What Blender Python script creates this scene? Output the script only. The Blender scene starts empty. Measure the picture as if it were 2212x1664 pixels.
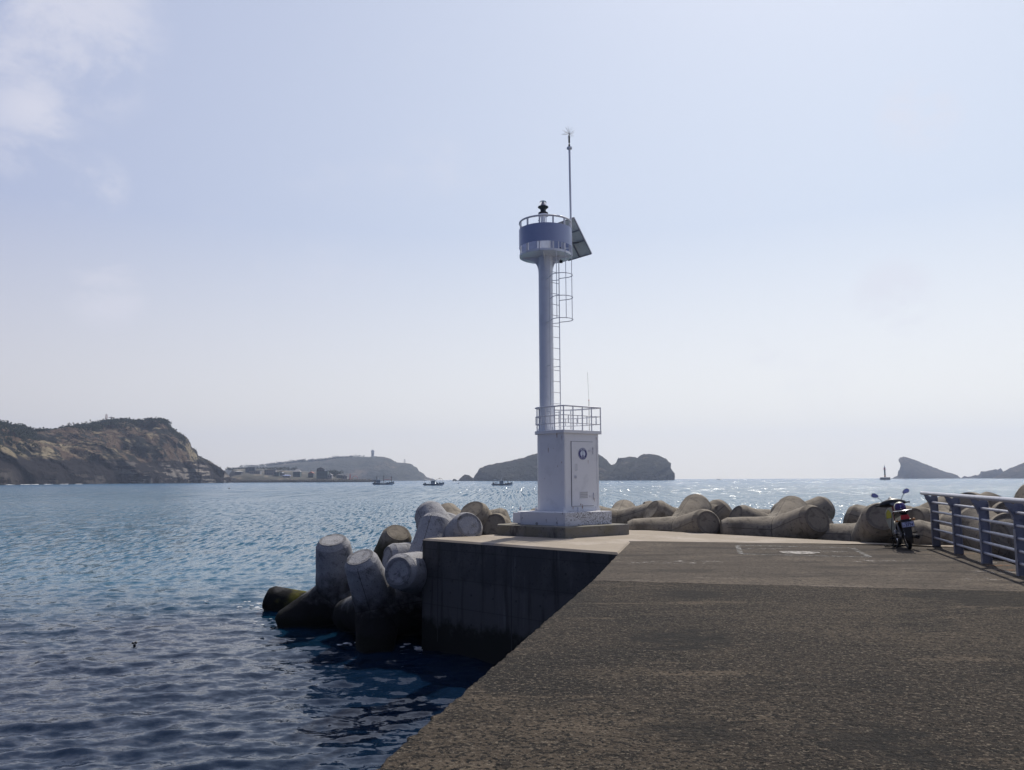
import bpy, bmesh, math, random
import numpy as np
from mathutils import Vector, Matrix, Quaternion, noise
R = math.radians
random.seed(7)
sc = bpy.context.scene
C = sc.collection

# ------------------------------------------------------------------ camera
EYE = Vector((0, 0, 1.6)); F = 1720.0; TH = R(6.748); RO = R(0.223)
fw = Vector((0, math.cos(TH), math.sin(TH)))
r0 = Vector((1, 0, 0)); u0 = Vector((0, -math.sin(TH), math.cos(TH)))
rt = r0*math.cos(RO) - u0*math.sin(RO); up = u0*math.cos(RO) + r0*math.sin(RO)
cam = bpy.data.cameras.new('camera'); camo = bpy.data.objects.new('camera', cam); C.objects.link(camo)
camo.matrix_world = Matrix(((rt.x, up.x, -fw.x, EYE.x), (rt.y, up.y, -fw.y, EYE.y), (rt.z, up.z, -fw.z, EYE.z), (0, 0, 0, 1)))
cam.sensor_width = 36; cam.lens = 36*F/2212; cam.clip_end = 60000; cam.clip_start = 0.05
sc.camera = camo

def ray(x, y):
    return fw + rt*((x-1106)/F) + up*((832-y)/F)
def P(x, y, Y):                 # survey point at distance Y ahead
    d = ray(x, y); return EYE + d*(Y/d.y)
def G(x, y, z=0.0):             # survey point on a level plane
    d = ray(x, y); return EYE + d*((z-EYE.z)/d.z)

# ------------------------------------------------------------------ sky, sun, exposure
SUN_AZ, SUN_EL = R(24.5), R(51)
w = bpy.data.worlds.new('World'); sc.world = w; w.use_nodes = True
nt = w.node_tree; nt.nodes.clear()
def N(t, kind, **kw):
    n = t.nodes.new(kind)
    for k, v in kw.items():
        if k in n.inputs.keys() if isinstance(k, str) else False: n.inputs[k].default_value = v
        else: setattr(n, k, v)
    return n
def vmath(t, op, a, b=None):
    n = t.nodes.new('ShaderNodeVectorMath'); n.operation = op
    for i, q in enumerate((a, b)):
        if q is None: continue
        if hasattr(q, 'is_output'): t.links.new(q, n.inputs[i])
        else: n.inputs[i].default_value = q
    return n.outputs['Value'] if op in ('DOT_PRODUCT', 'LENGTH') else n.outputs['Vector']
def fmath(t, op, a, b=0.0, c=None, clamp=False):
    n = t.nodes.new('ShaderNodeMath'); n.operation = op; n.use_clamp = clamp
    for i, q in enumerate((a, b, c)):
        if q is None: continue
        if hasattr(q, 'is_output'): t.links.new(q, n.inputs[i])
        else: n.inputs[i].default_value = q
    return n.outputs[0]
def ramp(t, v, lo, hi, a=0.0, b=1.0, smooth=True):
    n = t.nodes.new('ShaderNodeMapRange'); n.interpolation_type = 'SMOOTHSTEP' if smooth else 'LINEAR'
    t.links.new(v, n.inputs['Value'])
    n.inputs['From Min'].default_value = lo; n.inputs['From Max'].default_value = hi
    n.inputs['To Min'].default_value = a; n.inputs['To Max'].default_value = b
    return n.outputs['Result']
def mix(t, f, a, b, mode='MIX'):
    n = t.nodes.new('ShaderNodeMix'); n.data_type = 'RGBA'; n.blend_type = mode
    for s, q in ((0, f), (6, a), (7, b)):
        if hasattr(q, 'is_output'): t.links.new(q, n.inputs[s])
        elif s == 0: n.inputs[0].default_value = q
        else: n.inputs[s].default_value = (*q, 1)
    return n.outputs[2]
def tnoise(t, vec, scale, detail=4, rough=.55, out='Fac'):
    n = t.nodes.new('ShaderNodeTexNoise'); n.inputs['Scale'].default_value = scale
    n.inputs['Detail'].default_value = detail; n.inputs['Roughness'].default_value = rough
    if vec is not None: t.links.new(vec, n.inputs['Vector'])
    return n.outputs[out]

sky = nt.nodes.new('ShaderNodeTexSky'); sky.sky_type = 'NISHITA'; sky.sun_disc = False
sky.sun_elevation = SUN_EL; sky.sun_rotation = SUN_AZ
sky.air_density = 1.0; sky.dust_density = 2.2; sky.ozone_density = 1.6; sky.altitude = 0
tc = nt.nodes.new('ShaderNodeTexCoord'); dirv = tc.outputs['Generated']
def dmask(x, y, lo, hi):
    d = ray(x, y).normalized()
    return ramp(nt, vmath(nt, 'DOT_PRODUCT', dirv, tuple(d)), math.cos(R(lo)), math.cos(R(hi)))
stretch = vmath(nt, 'MULTIPLY', dirv, (1.0, 1.0, 1.7))
wq = nt.nodes.new('ShaderNodeTexNoise'); wq.inputs['Scale'].default_value = 7.5; wq.inputs['Detail'].default_value = 9; wq.inputs['Roughness'].default_value = .64; wq.inputs['Distortion'].default_value = .25; nt.links.new(stretch, wq.inputs['Vector']); n1 = wq.outputs['Fac']; n2 = tnoise(nt, stretch, 2.2, 5, .6)
cl = fmath(nt, 'MULTIPLY', ramp(nt, n1, .36, .60), dmask(110, 40, 7.2, 2.4))
wisp = fmath(nt, 'MULTIPLY', ramp(nt, n2, .50, .72), ramp(nt, n1, .42, .68))
cl = fmath(nt, 'ADD', fmath(nt, 'MULTIPLY', cl, .62), fmath(nt, 'MULTIPLY', wisp, .34), clamp=True)
for (x, y, r_) in ((200, 405, 2.6), (1985, 245, 3.0), (1930, 640, 3.0), (60, 300, 3.2), (230, 630, 3.0)):
    cl = fmath(nt, 'ADD', cl, fmath(nt, 'MULTIPLY', fmath(nt, 'MULTIPLY', ramp(nt, n1, .42, .62), dmask(x, y, r_, r_*.2)), .45), clamp=True)
sepd = nt.nodes.new('ShaderNodeSeparateXYZ'); nt.links.new(dirv, sepd.inputs[0])
az = vmath(nt, 'DOT_PRODUCT', dirv, (math.sin(R(35)), math.cos(R(35)), 0))       # hazy glow on the sun's side of the sky
side = ramp(nt, az, .25, 1.0, smooth=False)
hz_up = mix(nt, side, (5.7, 6.3, 8.7), (8.8, 9.8, 11.2)); hz_lo = mix(nt, side, (11.2, 10.2, 9.2), (15.2, 14.4, 12.6))
hz = mix(nt, ramp(nt, sepd.outputs['Z'], .0, .30, smooth=False), hz_lo, hz_up)
sky_c = mix(nt, 1.0, sky.outputs['Color'], (1.0, 1.0, 1.06), 'MULTIPLY')
sky_c = mix(nt, .80, sky_c, hz)
sky_c = mix(nt, cl, sky_c, (9.0, 9.0, 10.0))
sky_c = mix(nt, ramp(nt, az, .3, -.5), sky_c, (1.1, 1.4, 2.6))
bg = nt.nodes.new('ShaderNodeBackground'); bg.inputs['Strength'].default_value = .085
nt.links.new(sky_c, bg.inputs['Color'])
wo = nt.nodes.new('ShaderNodeOutputWorld'); nt.links.new(bg.outputs[0], wo.inputs['Surface'])

sun = bpy.data.lights.new('sun', 'SUN'); sun.energy = 4.2; sun.angle = R(.53); sun.color = (1, .93, .82)
suno = bpy.data.objects.new('sun', sun); C.objects.link(suno)
sd = Vector((math.sin(SUN_AZ)*math.cos(SUN_EL), math.cos(SUN_AZ)*math.cos(SUN_EL), math.sin(SUN_EL)))
suno.rotation_euler = sd.to_track_quat('Z', 'Y').to_euler(); suno.location = sd*100
vs = sc.view_settings; vs.view_transform = 'Standard'; vs.look = 'None'; vs.gamma = 1; vs.use_curve_mapping = False
vs.exposure = 0.0
sc.cycles.volume_bounces = 0

# ------------------------------------------------------------------ helpers
def mat(name, base, rough=.75, metal=0, layers=(), bump=None, coord='object', spec=.5, extra=None, bump2=None, randomize=False, **pk):
    m = bpy.data.materials.new(name); m.use_nodes = True; t = m.node_tree
    b = t.nodes['Principled BSDF']
    if coord == 'world':
        v = t.nodes.new('ShaderNodeNewGeometry').outputs['Position']
    else:
        v = t.nodes.new('ShaderNodeTexCoord').outputs['Object']
        if randomize:
            oi = t.nodes.new('ShaderNodeObjectInfo')
            v = vmath(t, 'ADD', v, vmath(t, 'SCALE', (7.3, 3.1, 9.7)) if False else v)
    col = None
    n = t.nodes.new('ShaderNodeRGB'); n.outputs[0].default_value = (*base, 1); col = n.outputs[0]
    for L in layers:            # (scale, colour, lo, hi, [stretch], [strength])
        s, c2, lo, hi = L[:4]; st = L[4] if len(L) > 4 and L[4] else None; k = L[5] if len(L) > 5 else 1
        vv = vmath(t, 'MULTIPLY', v, st) if st else v
        vv = vmath(t, 'ADD', vv, (random.uniform(-50, 50), random.uniform(-50, 50), random.uniform(-50, 50)))
        f = ramp(t, tnoise(t, vv, s, 6, .6), lo, hi, 0, k)
        col = mix(t, f, col, c2)
    if extra: col = extra(t, v, col)
    t.links.new(col, b.inputs['Base Color'])
    b.inputs['Roughness'].default_value = rough; b.inputs['Metallic'].default_value = metal
    b.inputs['Specular IOR Level'].default_value = spec
    for k, q in pk.items(): b.inputs[k.replace('_', ' ')].default_value = q
    if bump:
        s, st, dist = bump[:3]
        vv = vmath(t, 'MULTIPLY', v, bump[3]) if len(bump) > 3 else v
        bn = t.nodes.new('ShaderNodeBump'); bn.inputs['Strength'].default_value = st; bn.inputs['Distance'].default_value = dist
        t.links.new(tnoise(t, vv, s, 8, .65), bn.inputs['Height'])
        t.links.new(bn.outputs[0], b.inputs['Normal'])
        if bump2:
            s, st, dist = bump2
            b2 = t.nodes.new('ShaderNodeBump'); b2.inputs['Strength'].default_value = st; b2.inputs['Distance'].default_value = dist
            t.links.new(tnoise(t, v, s, 3, .5), b2.inputs['Height'])
            t.links.new(b2.outputs[0], bn.inputs['Normal'])
    return m

def tag(o, label=None, cat=None, group=None, kind=None):
    if label: o['label'] = label
    if cat: o['category'] = cat
    if group: o['group'] = group
    if kind: o['kind'] = kind
    return o
def empty(name, loc=(0, 0, 0), rz=0):
    o = bpy.data.objects.new(name, None); C.objects.link(o); o.location = loc; o.rotation_euler = (0, 0, rz); return o
def link(name, me, m, parent=None):
    o = bpy.data.objects.new(name, me); C.objects.link(o)
    if m is not None:
        if len(me.materials): me.materials.clear()
        for q in (m if isinstance(m, (list, tuple)) else [m]): me.materials.append(q)
    if parent: o.parent = parent
    return o
def kids(o): return [c for c in bpy.data.objects if c.parent == o]
def copy_tree(o, parent=None):
    c = o.copy(); C.objects.link(c); c.parent = parent
    for ch in kids(o): copy_tree(ch, c)
    return c
def frame(d, hint=Vector((0, 0, 1))):
    z = Vector(d).normalized()
    if abs(z.dot(hint)) > .99: hint = Vector((0, 1, 0))
    x = hint.cross(z).normalized(); y = z.cross(x)
    return x, y, z
class MB:
    def __init__(s): s.v = []; s.f = []; s.sm = []
    def add(s, vs, fs, smooth=False):
        b = len(s.v); s.v += [tuple(q) for q in vs]; s.f += [tuple(b+i for i in f) for f in fs]; s.sm += [smooth]*len(fs); return s
    def box(s, c, size, rot=None, taper=1.0):
        c = Vector(c); h = Vector(size)/2; M = rot or Matrix.Identity(3); vs = []
        for z in (-1, 1):
            k = taper if z > 0 else 1
            for x, y in ((-1, -1), (1, -1), (1, 1), (-1, 1)):
                vs.append(c + M @ Vector((x*h.x*k, y*h.y*k, z*h.z)))
        return s.add(vs, [(3, 2, 1, 0), (4, 5, 6, 7), (0, 1, 5, 4), (1, 2, 6, 5), (2, 3, 7, 6), (3, 0, 4, 7)])
    def tube(s, pts, r, seg=8, closed=False, cap=True, flat=None):
        pts = [Vector(p) for p in pts]; n = len(pts); rs = r if isinstance(r, (list, tuple)) else [r]*n
        vs = []; prev = None
        for i, p in enumerate(pts):
            a = pts[(i-1) % n] if (closed or i > 0) else p
            b = pts[(i+1) % n] if (closed or i < n-1) else p
            d = (b-a)
            if d.length < 1e-9: d = Vector((0, 0, 1))
            if prev is None: x, y, z = frame(d)
            else:
                z = d.normalized(); x = (prev - z*prev.dot(z)).normalized(); y = z.cross(x)
            prev = x
            for k in range(seg):
                an = 2*math.pi*k/seg
                vs.append(p + (x*math.cos(an) + y*math.sin(an)*(flat or 1))*rs[i])
        fs = []
        for i in range(n if closed else n-1):
            j = (i+1) % n
            for k in range(seg):
                k2 = (k+1) % seg; fs.append((i*seg+k, i*seg+k2, j*seg+k2, j*seg+k))
        s.add(vs, fs, True)
        if cap and not closed:
            s.add(vs[:seg], [tuple(range(seg))[::-1]]); s.add(vs[-seg:], [tuple(range(seg))])
        return s
    def lathe(s, c, prof, axis=(0, 0, 1), seg=24, smooth=True, sq=(1, 1)):    # prof: (r, h)
        x, y, z = frame(axis); c = Vector(c)
        for i in range(len(prof)-1):       # split rings so edges stay crisp
            (ra, ha), (rb, hb) = prof[i], prof[i+1]
            vs = []
            for rr, hh in ((ra, ha), (rb, hb)):
                for k in range(seg):
                    an = 2*math.pi*k/seg
                    vs.append(c + x*math.cos(an)*rr*sq[0] + y*math.sin(an)*rr*sq[1] + z*hh)
            s.add(vs, [(k, (k+1) % seg, seg+(k+1) % seg, seg+k) for k in range(seg)], smooth)
        return s
    def ball(s, c, r, seg=12, rings=8, rot=None, jit=0, smooth=True):
        r = Vector((r, r, r)) if isinstance(r, (int, float)) else Vector(r); c = Vector(c); M = rot or Matrix.Identity(3)
        vs = []
        for i in range(rings+1):
            t = math.pi*i/rings
            for k in range(seg):
                a = 2*math.pi*k/seg; q = 1+random.uniform(-jit, jit)
                vs.append(c + M @ Vector((r.x*math.sin(t)*math.cos(a)*q, r.y*math.sin(t)*math.sin(a)*q, r.z*math.cos(t)*q)))
        fs = [(i*seg+k, (i+1)*seg+k, (i+1)*seg+(k+1) % seg, i*seg+(k+1) % seg) for i in range(rings) for k in range(seg)]
        return s.add(vs, fs, smooth)
    def prism(s, poly, d, o=(0, 0, 0)):         # poly: 3D points, extruded by d
        d = Vector(d); o = Vector(o); n = len(poly); a = [Vector(p)+o for p in poly]; b = [p+d for p in a]
        return s.add(a+b, [tuple(range(n))[::-1], tuple(range(n, 2*n))] + [(i, (i+1) % n, n+(i+1) % n, n+i) for i in range(n)])
    def mesh(s, name):
        me = bpy.data.meshes.new(name); me.from_pydata(s.v, [], s.f); me.update()
        me.polygons.foreach_set('use_smooth', s.sm); me.validate(); return me
    def build(s, name, m, parent=None, bevel=0, weld=True):
        me = s.mesh(name)
        bm = bmesh.new(); bm.from_mesh(me)
        if weld: bmesh.ops.remove_doubles(bm, verts=bm.verts, dist=1e-5)
        bmesh.ops.recalc_face_normals(bm, faces=bm.faces)
        if bevel:
            es = [e for e in bm.edges if len(e.link_faces) == 2 and e.calc_face_angle(0) > R(50)]
            bmesh.ops.bevel(bm, geom=es, offset=bevel, segments=2, profile=.5, affect='EDGES', clamp_overlap=True)
        for e in bm.edges:
            if len(e.link_faces) == 2 and e.calc_face_angle(0) > R(38): e.smooth = False
        bm.to_mesh(me); bm.free()
        return link(name, me, m, parent)
def grid_mesh(name, V, nu, nv, close_u=False):
    me = bpy.data.meshes.new(name); n = nu*nv
    me.vertices.add(n); me.vertices.foreach_set('co', np.asarray(V, dtype=np.float32).ravel())
    ii, jj = np.meshgrid(np.arange(nu if close_u else nu-1), np.arange(nv-1), indexing='ij')
    a = ii*nv+jj; b = ((ii+1) % nu)*nv+jj
    q = np.stack([a, b, b+1, a+1], -1).reshape(-1, 4)
    me.loops.add(q.size); me.loops.foreach_set('vertex_index', q.ravel().astype(np.int32))
    me.polygons.add(len(q)); me.polygons.foreach_set('loop_start', np.arange(0, q.size, 4, dtype=np.int32))
    me.polygons.foreach_set('loop_total', np.full(len(q), 4, dtype=np.int32))
    me.polygons.foreach_set('use_smooth', np.ones(len(q), dtype=bool))
    me.update(calc_edges=True); me.validate(); return me
def text_mesh(txt, size, align='CENTER', bold=0, ext=0):
    cu = bpy.data.curves.new('t', 'FONT'); cu.body = txt; cu.size = size; cu.align_x = align; cu.align_y = 'CENTER'; cu.offset = bold; cu.extrude = ext
    o = bpy.data.objects.new('t', cu); C.objects.link(o)
    me = bpy.data.meshes.new_from_object(o.evaluated_get(bpy.context.evaluated_depsgraph_get()))
    bpy.data.objects.remove(o); bpy.data.curves.remove(cu); return me
def merge_text(mb, me, M):
    mb.add([M @ v.co for v in me.vertices], [tuple(p.vertices) for p in me.polygons])
def densify(pts, step):
    out = []
    for a, b in zip(pts[:-1], pts[1:]):
        a = Vector(a); b = Vector(b); n = max(1, int((b-a).length/step))
        out += [a.lerp(b, i/n) for i in range(n)]
    out.append(Vector(pts[-1])); return out

# ------------------------------------------------------------------ materials
M = {}
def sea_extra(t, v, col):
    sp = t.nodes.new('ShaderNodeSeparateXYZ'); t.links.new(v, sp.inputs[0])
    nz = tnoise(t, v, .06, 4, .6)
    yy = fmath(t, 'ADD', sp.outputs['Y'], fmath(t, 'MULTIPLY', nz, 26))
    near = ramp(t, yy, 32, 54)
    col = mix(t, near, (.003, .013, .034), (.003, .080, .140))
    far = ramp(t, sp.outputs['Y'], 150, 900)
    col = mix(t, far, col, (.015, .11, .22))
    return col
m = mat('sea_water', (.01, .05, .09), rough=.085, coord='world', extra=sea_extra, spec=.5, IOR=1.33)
t = m.node_tree; b = t.nodes['Principled BSDF']
pos = t.nodes.new('ShaderNodeNewGeometry').outputs['Position']
geo = t.nodes.new('ShaderNodeNewGeometry')
def slope(scale, st, k, det=3):
    c_ = tnoise(t, vmath(t, 'MULTIPLY', pos, st), scale, det, .6, 'Color')
    return vmath(t, 'MULTIPLY', vmath(t, 'SUBTRACT', c_, (.5, .5, .5)), (k*.8, k, 0))
sp_ = t.nodes.new('ShaderNodeSeparateXYZ'); t.links.new(pos, sp_.inputs[0])
dist_ = vmath(t, 'LENGTH', pos)
def vmix(f, a, b2):
    n = t.nodes.new('ShaderNodeMix'); n.data_type = 'VECTOR'; t.links.new(f, n.inputs[0]); t.links.new(a, n.inputs[4]); t.links.new(b2, n.inputs[5]); return n.outputs[1]
near_ = vmath(t, 'ADD', slope(2.4, (.45, 1, 1), .75), slope(6.5, (.6, 1, 1), .70))      # ripples between the modelled waves
mid_ = vmath(t, 'ADD', slope(3.2, (1, .09, 1), 2.1, 1), slope(5, (1, .5, 1), .4, 2))
far_ = vmath(t, 'ADD', slope(1.9, (1, .013, 1), 2.4, 1), slope(4, (1, .4, 1), .4, 2))
vfar_ = vmath(t, 'ADD', slope(.85, (1, .005, 1), 2.4, 1), slope(3, (1, .4, 1), .4, 2))
acc_ = vmix(ramp(t, dist_, 25, 75), near_, mid_); acc_ = vmix(ramp(t, dist_, 130, 260), acc_, far_); acc_ = vmix(ramp(t, dist_, 420, 900), acc_, vfar_)
nn_ = vmath(t, 'NORMALIZE', vmath(t, 'ADD', geo.outputs['Normal'], acc_))
t.links.new(nn_, b.inputs['Normal']); t.links.new(ramp(t, dist_, 30, 160, .08, .16), b.inputs['Roughness'])
M['sea'] = m

def tar(t, v, col):
    for (x, y, r_, k) in ((1480, 1380, .75, .9), (1500, 1284, .75, .8), (1230, 1300, .9, .5), (2120, 1290, 1.3, .7), (1900, 1600, .5, .7), (1500, 1580, .45, .6)):
        c = G(x, y); nz = tnoise(t, vmath(t, 'MULTIPLY', v, (.7, 1.3, 1)), 4, 8, .8)
        d = vmath(t, 'LENGTH', vmath(t, 'SUBTRACT', v, tuple(c)))
        d = fmath(t, 'ADD', d, fmath(t, 'MULTIPLY', fmath(t, 'SUBTRACT', nz, .5), 4.5*r_))
        col = mix(t, ramp(t, d, r_*.8, r_*.45, 0, k*.9), col, (.010, .010, .010))
    return col
M['deck_near'] = mat('rough_dark_concrete', (0.0328, 0.0258, 0.0202), .95, spec=.2, layers=[
    (.22, (0.0624, 0.0486, 0.0353), .44, .60), (.55, (0.0160, 0.0137, 0.0122), .50, .62), (1.3, (0.1040, 0.0806, 0.0576), .56, .68, (.4, 1.5, 1), .85), (2.6, (0.0104, 0.0091, 0.0086), .56, .66, (.5, 1.3, 1), .8),
    (12, (0.0104, 0.0091, 0.0086), .52, .60, None, .8), (18, (0.0960, 0.0760, 0.0576), .56, .64, None, .8), (30, (0.0048, 0.0046, 0.0043), .52, .58),
    (28, (0.1600, 0.1330, 0.1008), .58, .64, None, .85), (52, (0.1920, 0.1672, 0.1296), .60, .66, None, .8),
    (22, (.65, .65, .6), .755, .765), (1.9, (0.0560, 0.0532, 0.0216), .68, .76, None, .4)],
    bump=(30, 1.0, .03), bump2=(7, .9, .05), coord='world', extra=tar)
M['deck_far'] = mat('worn_brown_concrete', (0.0764, 0.0624, 0.0499), .95, spec=.2, layers=[
    (.4, (0.1131, 0.0920, 0.0718), .46, .62), (1.2, (0.0452, 0.0374, 0.0312), .50, .64, (.4, 1.3, 1)), (2.2, (0.1560, 0.1326, 0.1092), .58, .70, (.35, 1.6, 1), .8), (10, (0.0351, 0.0296, 0.0250), .52, .64),
    (18, (0.1872, 0.1638, 0.1326), .62, .70, None, .7), (34, (0.0234, 0.0211, 0.0187), .54, .62), (26, (0.3900, 0.3744, 0.3432), .74, .755)],
    bump=(24, .8, .02), coord='world')
M['deck_plat'] = mat('pale_concrete', (.29, .245, .19), .92, layers=[
    (.8, (.37, .32, .265), .45, .65), (5, (.25, .215, .175), .52, .72), (40, (.20, .17, .14), .58, .70), (1.8, (.20, .17, .13), .62, .76, None, .6)],
    bump=(25, .35, .008), coord='world')
def wall_extra(t, v, col):
    sp = t.nodes.new('ShaderNodeSeparateXYZ'); t.links.new(v, sp.inputs[0]); z = sp.outputs['Z']
    nz = tnoise(t, v, 3.0, 5, .65); zz = fmath(t, 'ADD', z, fmath(t, 'MULTIPLY', fmath(t, 'SUBTRACT', nz, .5), .9))
    col = mix(t, ramp(t, zz, -1.0, -1.12), col, (.085, .083, .082))
    streak = tnoise(t, vmath(t, 'MULTIPLY', v, (4.5, 4.5, .35)), 1.0, 5, .6)
    col = mix(t, ramp(t, streak, .52, .66, 0, .7), col, (.022, .022, .022))
    st2 = tnoise(t, vmath(t, 'MULTIPLY', v, (2.6, 2.6, .22)), 1.7, 6, .65)
    col = mix(t, ramp(t, st2, .58, .70, 0, .6), col, (.15, .15, .15))
    col = mix(t, ramp(t, zz, -1.95, -2.35), col, (.008, .009, .006))
    for zl in (-.27, -1.0, -1.72):      # pour lines
        d = fmath(t, 'ABSOLUTE', fmath(t, 'SUBTRACT', z, zl)); col = mix(t, ramp(t, d, .018, .006, 0, .45), col, (.02, .02, .02))
    return col
M['wall'] = mat('quay_wall_concrete', (.058, .058, .060), .9, layers=[(1.5, (.085, .083, .08), .45, .65), (14, (.03, .03, .03), .55, .7), (50, (.14, .14, .14), .68, .76, None, .6)],
    bump=(20, .5, .015), coord='world', extra=wall_extra)

a4 = [Vector((0, 0, 1))] + [Vector((math.sqrt(8)/3*math.cos(R(120*k)), math.sqrt(8)/3*math.sin(R(120*k)), -1/3)) for k in range(3)]
def tetra_extra(white):
    def fn(t, v, col):
        rim = ramp(t, vmath(t, 'LENGTH', v), 1.72, 1.69)
        for (i, j) in ((0, 1), (2, 3)):
            nn = a4[i].cross(a4[j]).normalized()
            d = fmath(t, 'ABSOLUTE', vmath(t, 'DOT_PRODUCT', v, tuple(nn)))
            col = mix(t, fmath(t, 'MULTIPLY', rim, ramp(t, d, .016, .004, 0, .75)), col, (.05, .045, .035))
        ln = vmath(t, 'LENGTH', v)
        for rr_, kk_ in ((1.789, .42), (1.668, .22)):      # arrises where the mould's end plate and chamfer met
            d = fmath(t, 'ABSOLUTE', fmath(t, 'SUBTRACT', ln, rr_)); col = mix(t, ramp(t, d, .011, .004, 0, kk_), col, (.05, .045, .04))
        geo = t.nodes.new('ShaderNodeNewGeometry').outputs['Position']
        sp = t.nodes.new('ShaderNodeSeparateXYZ'); t.links.new(geo, sp.inputs[0])
        nz = tnoise(t, geo, 1.3, 5, .65)
        zz = fmath(t, 'ADD', sp.outputs['Z'], fmath(t, 'MULTIPLY', fmath(t, 'SUBTRACT', nz, .5), 1.6))
        if white:
            col = mix(t, ramp(t, zz, -1.2, -2.1), col, (.013, .013, .014))
            ym = fmath(t, 'MULTIPLY', ramp(t, tnoise(t, geo, .9, 3, .5), .42, .56), ramp(t, sp.outputs['Y'], 26.6, 27.6))
            gr = fmath(t, 'MULTIPLY', fmath(t, 'MULTIPLY', ramp(t, zz, -1.7, -2.2), ramp(t, zz, -3.0, -2.5)), ym)
            col = mix(t, fmath(t, 'MULTIPLY', gr, .6), col, (.17, .16, .02))
            col = mix(t, ramp(t, zz, -2.35, -2.7), col, (.007, .008, .006))
        else:
            col = mix(t, ramp(t, zz, .05, -.75), col, (.035, .034, .016))
            col = mix(t, ramp(t, zz, -.9, -2.0), col, (.012, .012, .008))
        return col
    return fn
M['tetra'] = mat('tetrapod_concrete', (.215, .185, .145), .93, layers=[
    (.8, (.265, .235, .19), .45, .65), (2.4, (.13, .11, .085), .50, .64), (9, (.11, .095, .075), .56, .68), (17, (.035, .03, .025), .68, .72), (38, (.05, .045, .04), .62, .67), (1.3, (.36, .34, .31), .66, .74, None, .6)],
    bump=(22, .45, .02), bump2=(4, .4, .04), extra=tetra_extra(False))
M['tetra_w'] = mat('tetrapod_concrete_barnacled', (.33, .33, .345), .95, layers=[
    (1.2, (.36, .36, .37), .45, .62), (3.5, (.15, .15, .155), .54, .70), (24, (.50, .50, .50), .58, .68, None, .8), (30, (.06, .06, .06), .60, .68), (7, (.09, .09, .09), .62, .72, None, .7)],
    bump=(26, .9, .035), bump2=(5, .6, .05), spec=.15, extra=tetra_extra(True))

M['white'] = mat('white_paint', (.74, .75, .77), .42, layers=[(2.5, (.66, .67, .69), .5, .7), (9, (.30, .17, .07), .765, .80, (3, 3, .35), .8), (30, (.15, .13, .12), .76, .79)], bump=(3, .05, .01))
M['white2'] = mat('white_gloss_paint', (.72, .75, .80), .35, layers=[(3, (.64, .67, .72), .5, .7), (22, (.08, .08, .08), .78, .80)])
M['metal_w'] = mat('white_painted_steel', (.66, .67, .70), .4)
def peel_extra(t, v, col):
    sp = t.nodes.new('ShaderNodeSeparateXYZ'); t.links.new(v, sp.inputs[0])
    a = ramp(t, tnoise(t, vmath(t, 'MULTIPLY', v, (1, 1, 1.4)), 26, 5, .7), .50, .56)
    side_ = ramp(t, sp.outputs['X'], 1.3, 1.7)           # the face turned to the sea has lost most of its paint
    blot_ = ramp(t, tnoise(t, v, 4.5, 4, .6), .60, .66)
    big = ramp(t, tnoise(t, v, 3.0, 3, .5), .34, .52)
    f = fmath(t, 'MULTIPLY', a, fmath(t, 'MULTIPLY', side_, big), clamp=True)
    col = mix(t, f, col, (.17, .165, .16)); col = mix(t, fmath(t, 'MULTIPLY', blot_, .8), col, (.17, .165, .17)); return col
M['peel'] = mat('peeling_white_paint', (.66, .67, .70), .8, layers=[(30, (.25, .14, .06), .74, .77)], bump=(18, .4, .01), coord='world', extra=peel_extra)
M['plinth'] = mat('mossy_plinth_concrete', (.21, .20, .18), .95, layers=[(1.3, (.19, .175, .13), .45, .65), (3, (.05, .047, .040), .55, .72, (1, 1, .3)), (26, (.36, .35, .30), .70, .75), (12, (.07, .065, .05), .58, .7)], bump=(25, .7, .02), coord='world')
M['black'] = mat('black_plastic', (.012, .012, .014), .35)
M['rubber'] = mat('black_rubber', (.014, .014, .014), .85, bump=(60, .5, .01))
M['dark'] = mat('dark_steel', (.03, .03, .033), .5, .6)
M['steel'] = mat('bright_steel', (.45, .45, .47), .25, 1)
M['green'] = mat('dark_green_lamp_housing', (.02, .035, .038), .4)
M['navy'] = mat('navy_enamel', (.020, .018, .16), .5)
M['emb_w'] = mat('pale_enamel', (.62, .68, .78), .5)
M['red'] = mat('red_plastic', (.5, .01, .015), .3)
M['rustm'] = mat('rust', (.16, .06, .015), .95, layers=[(14, (.32, .15, .04), .45, .6)])
M['solar_back'] = mat('solar_backsheet', (.62, .66, .64), .5, layers=[(6, (.52, .56, .55), .5, .7)])
M['solar_front'] = mat('solar_cells', (.01, .015, .05), .12)
M['alu'] = mat('aluminium', (.34, .33, .36), .4, .7)
M['rail'] = mat('grey_blue_rail_paint', (.42, .43, .49), .36, layers=[(5, (.27, .28, .35), .5, .7)], spec=.6)
M['post'] = mat('slate_post_paint', (.20, .21, .26), .45, layers=[(6, (.13, .135, .18), .5, .7), (11, (.16, .08, .04), .72, .78)])
m = mat('clear_lens', (1, 1, 1), .03); m.node_tree.nodes['Principled BSDF'].inputs['Transmission Weight'].default_value = 1; M['glass'] = m

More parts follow.
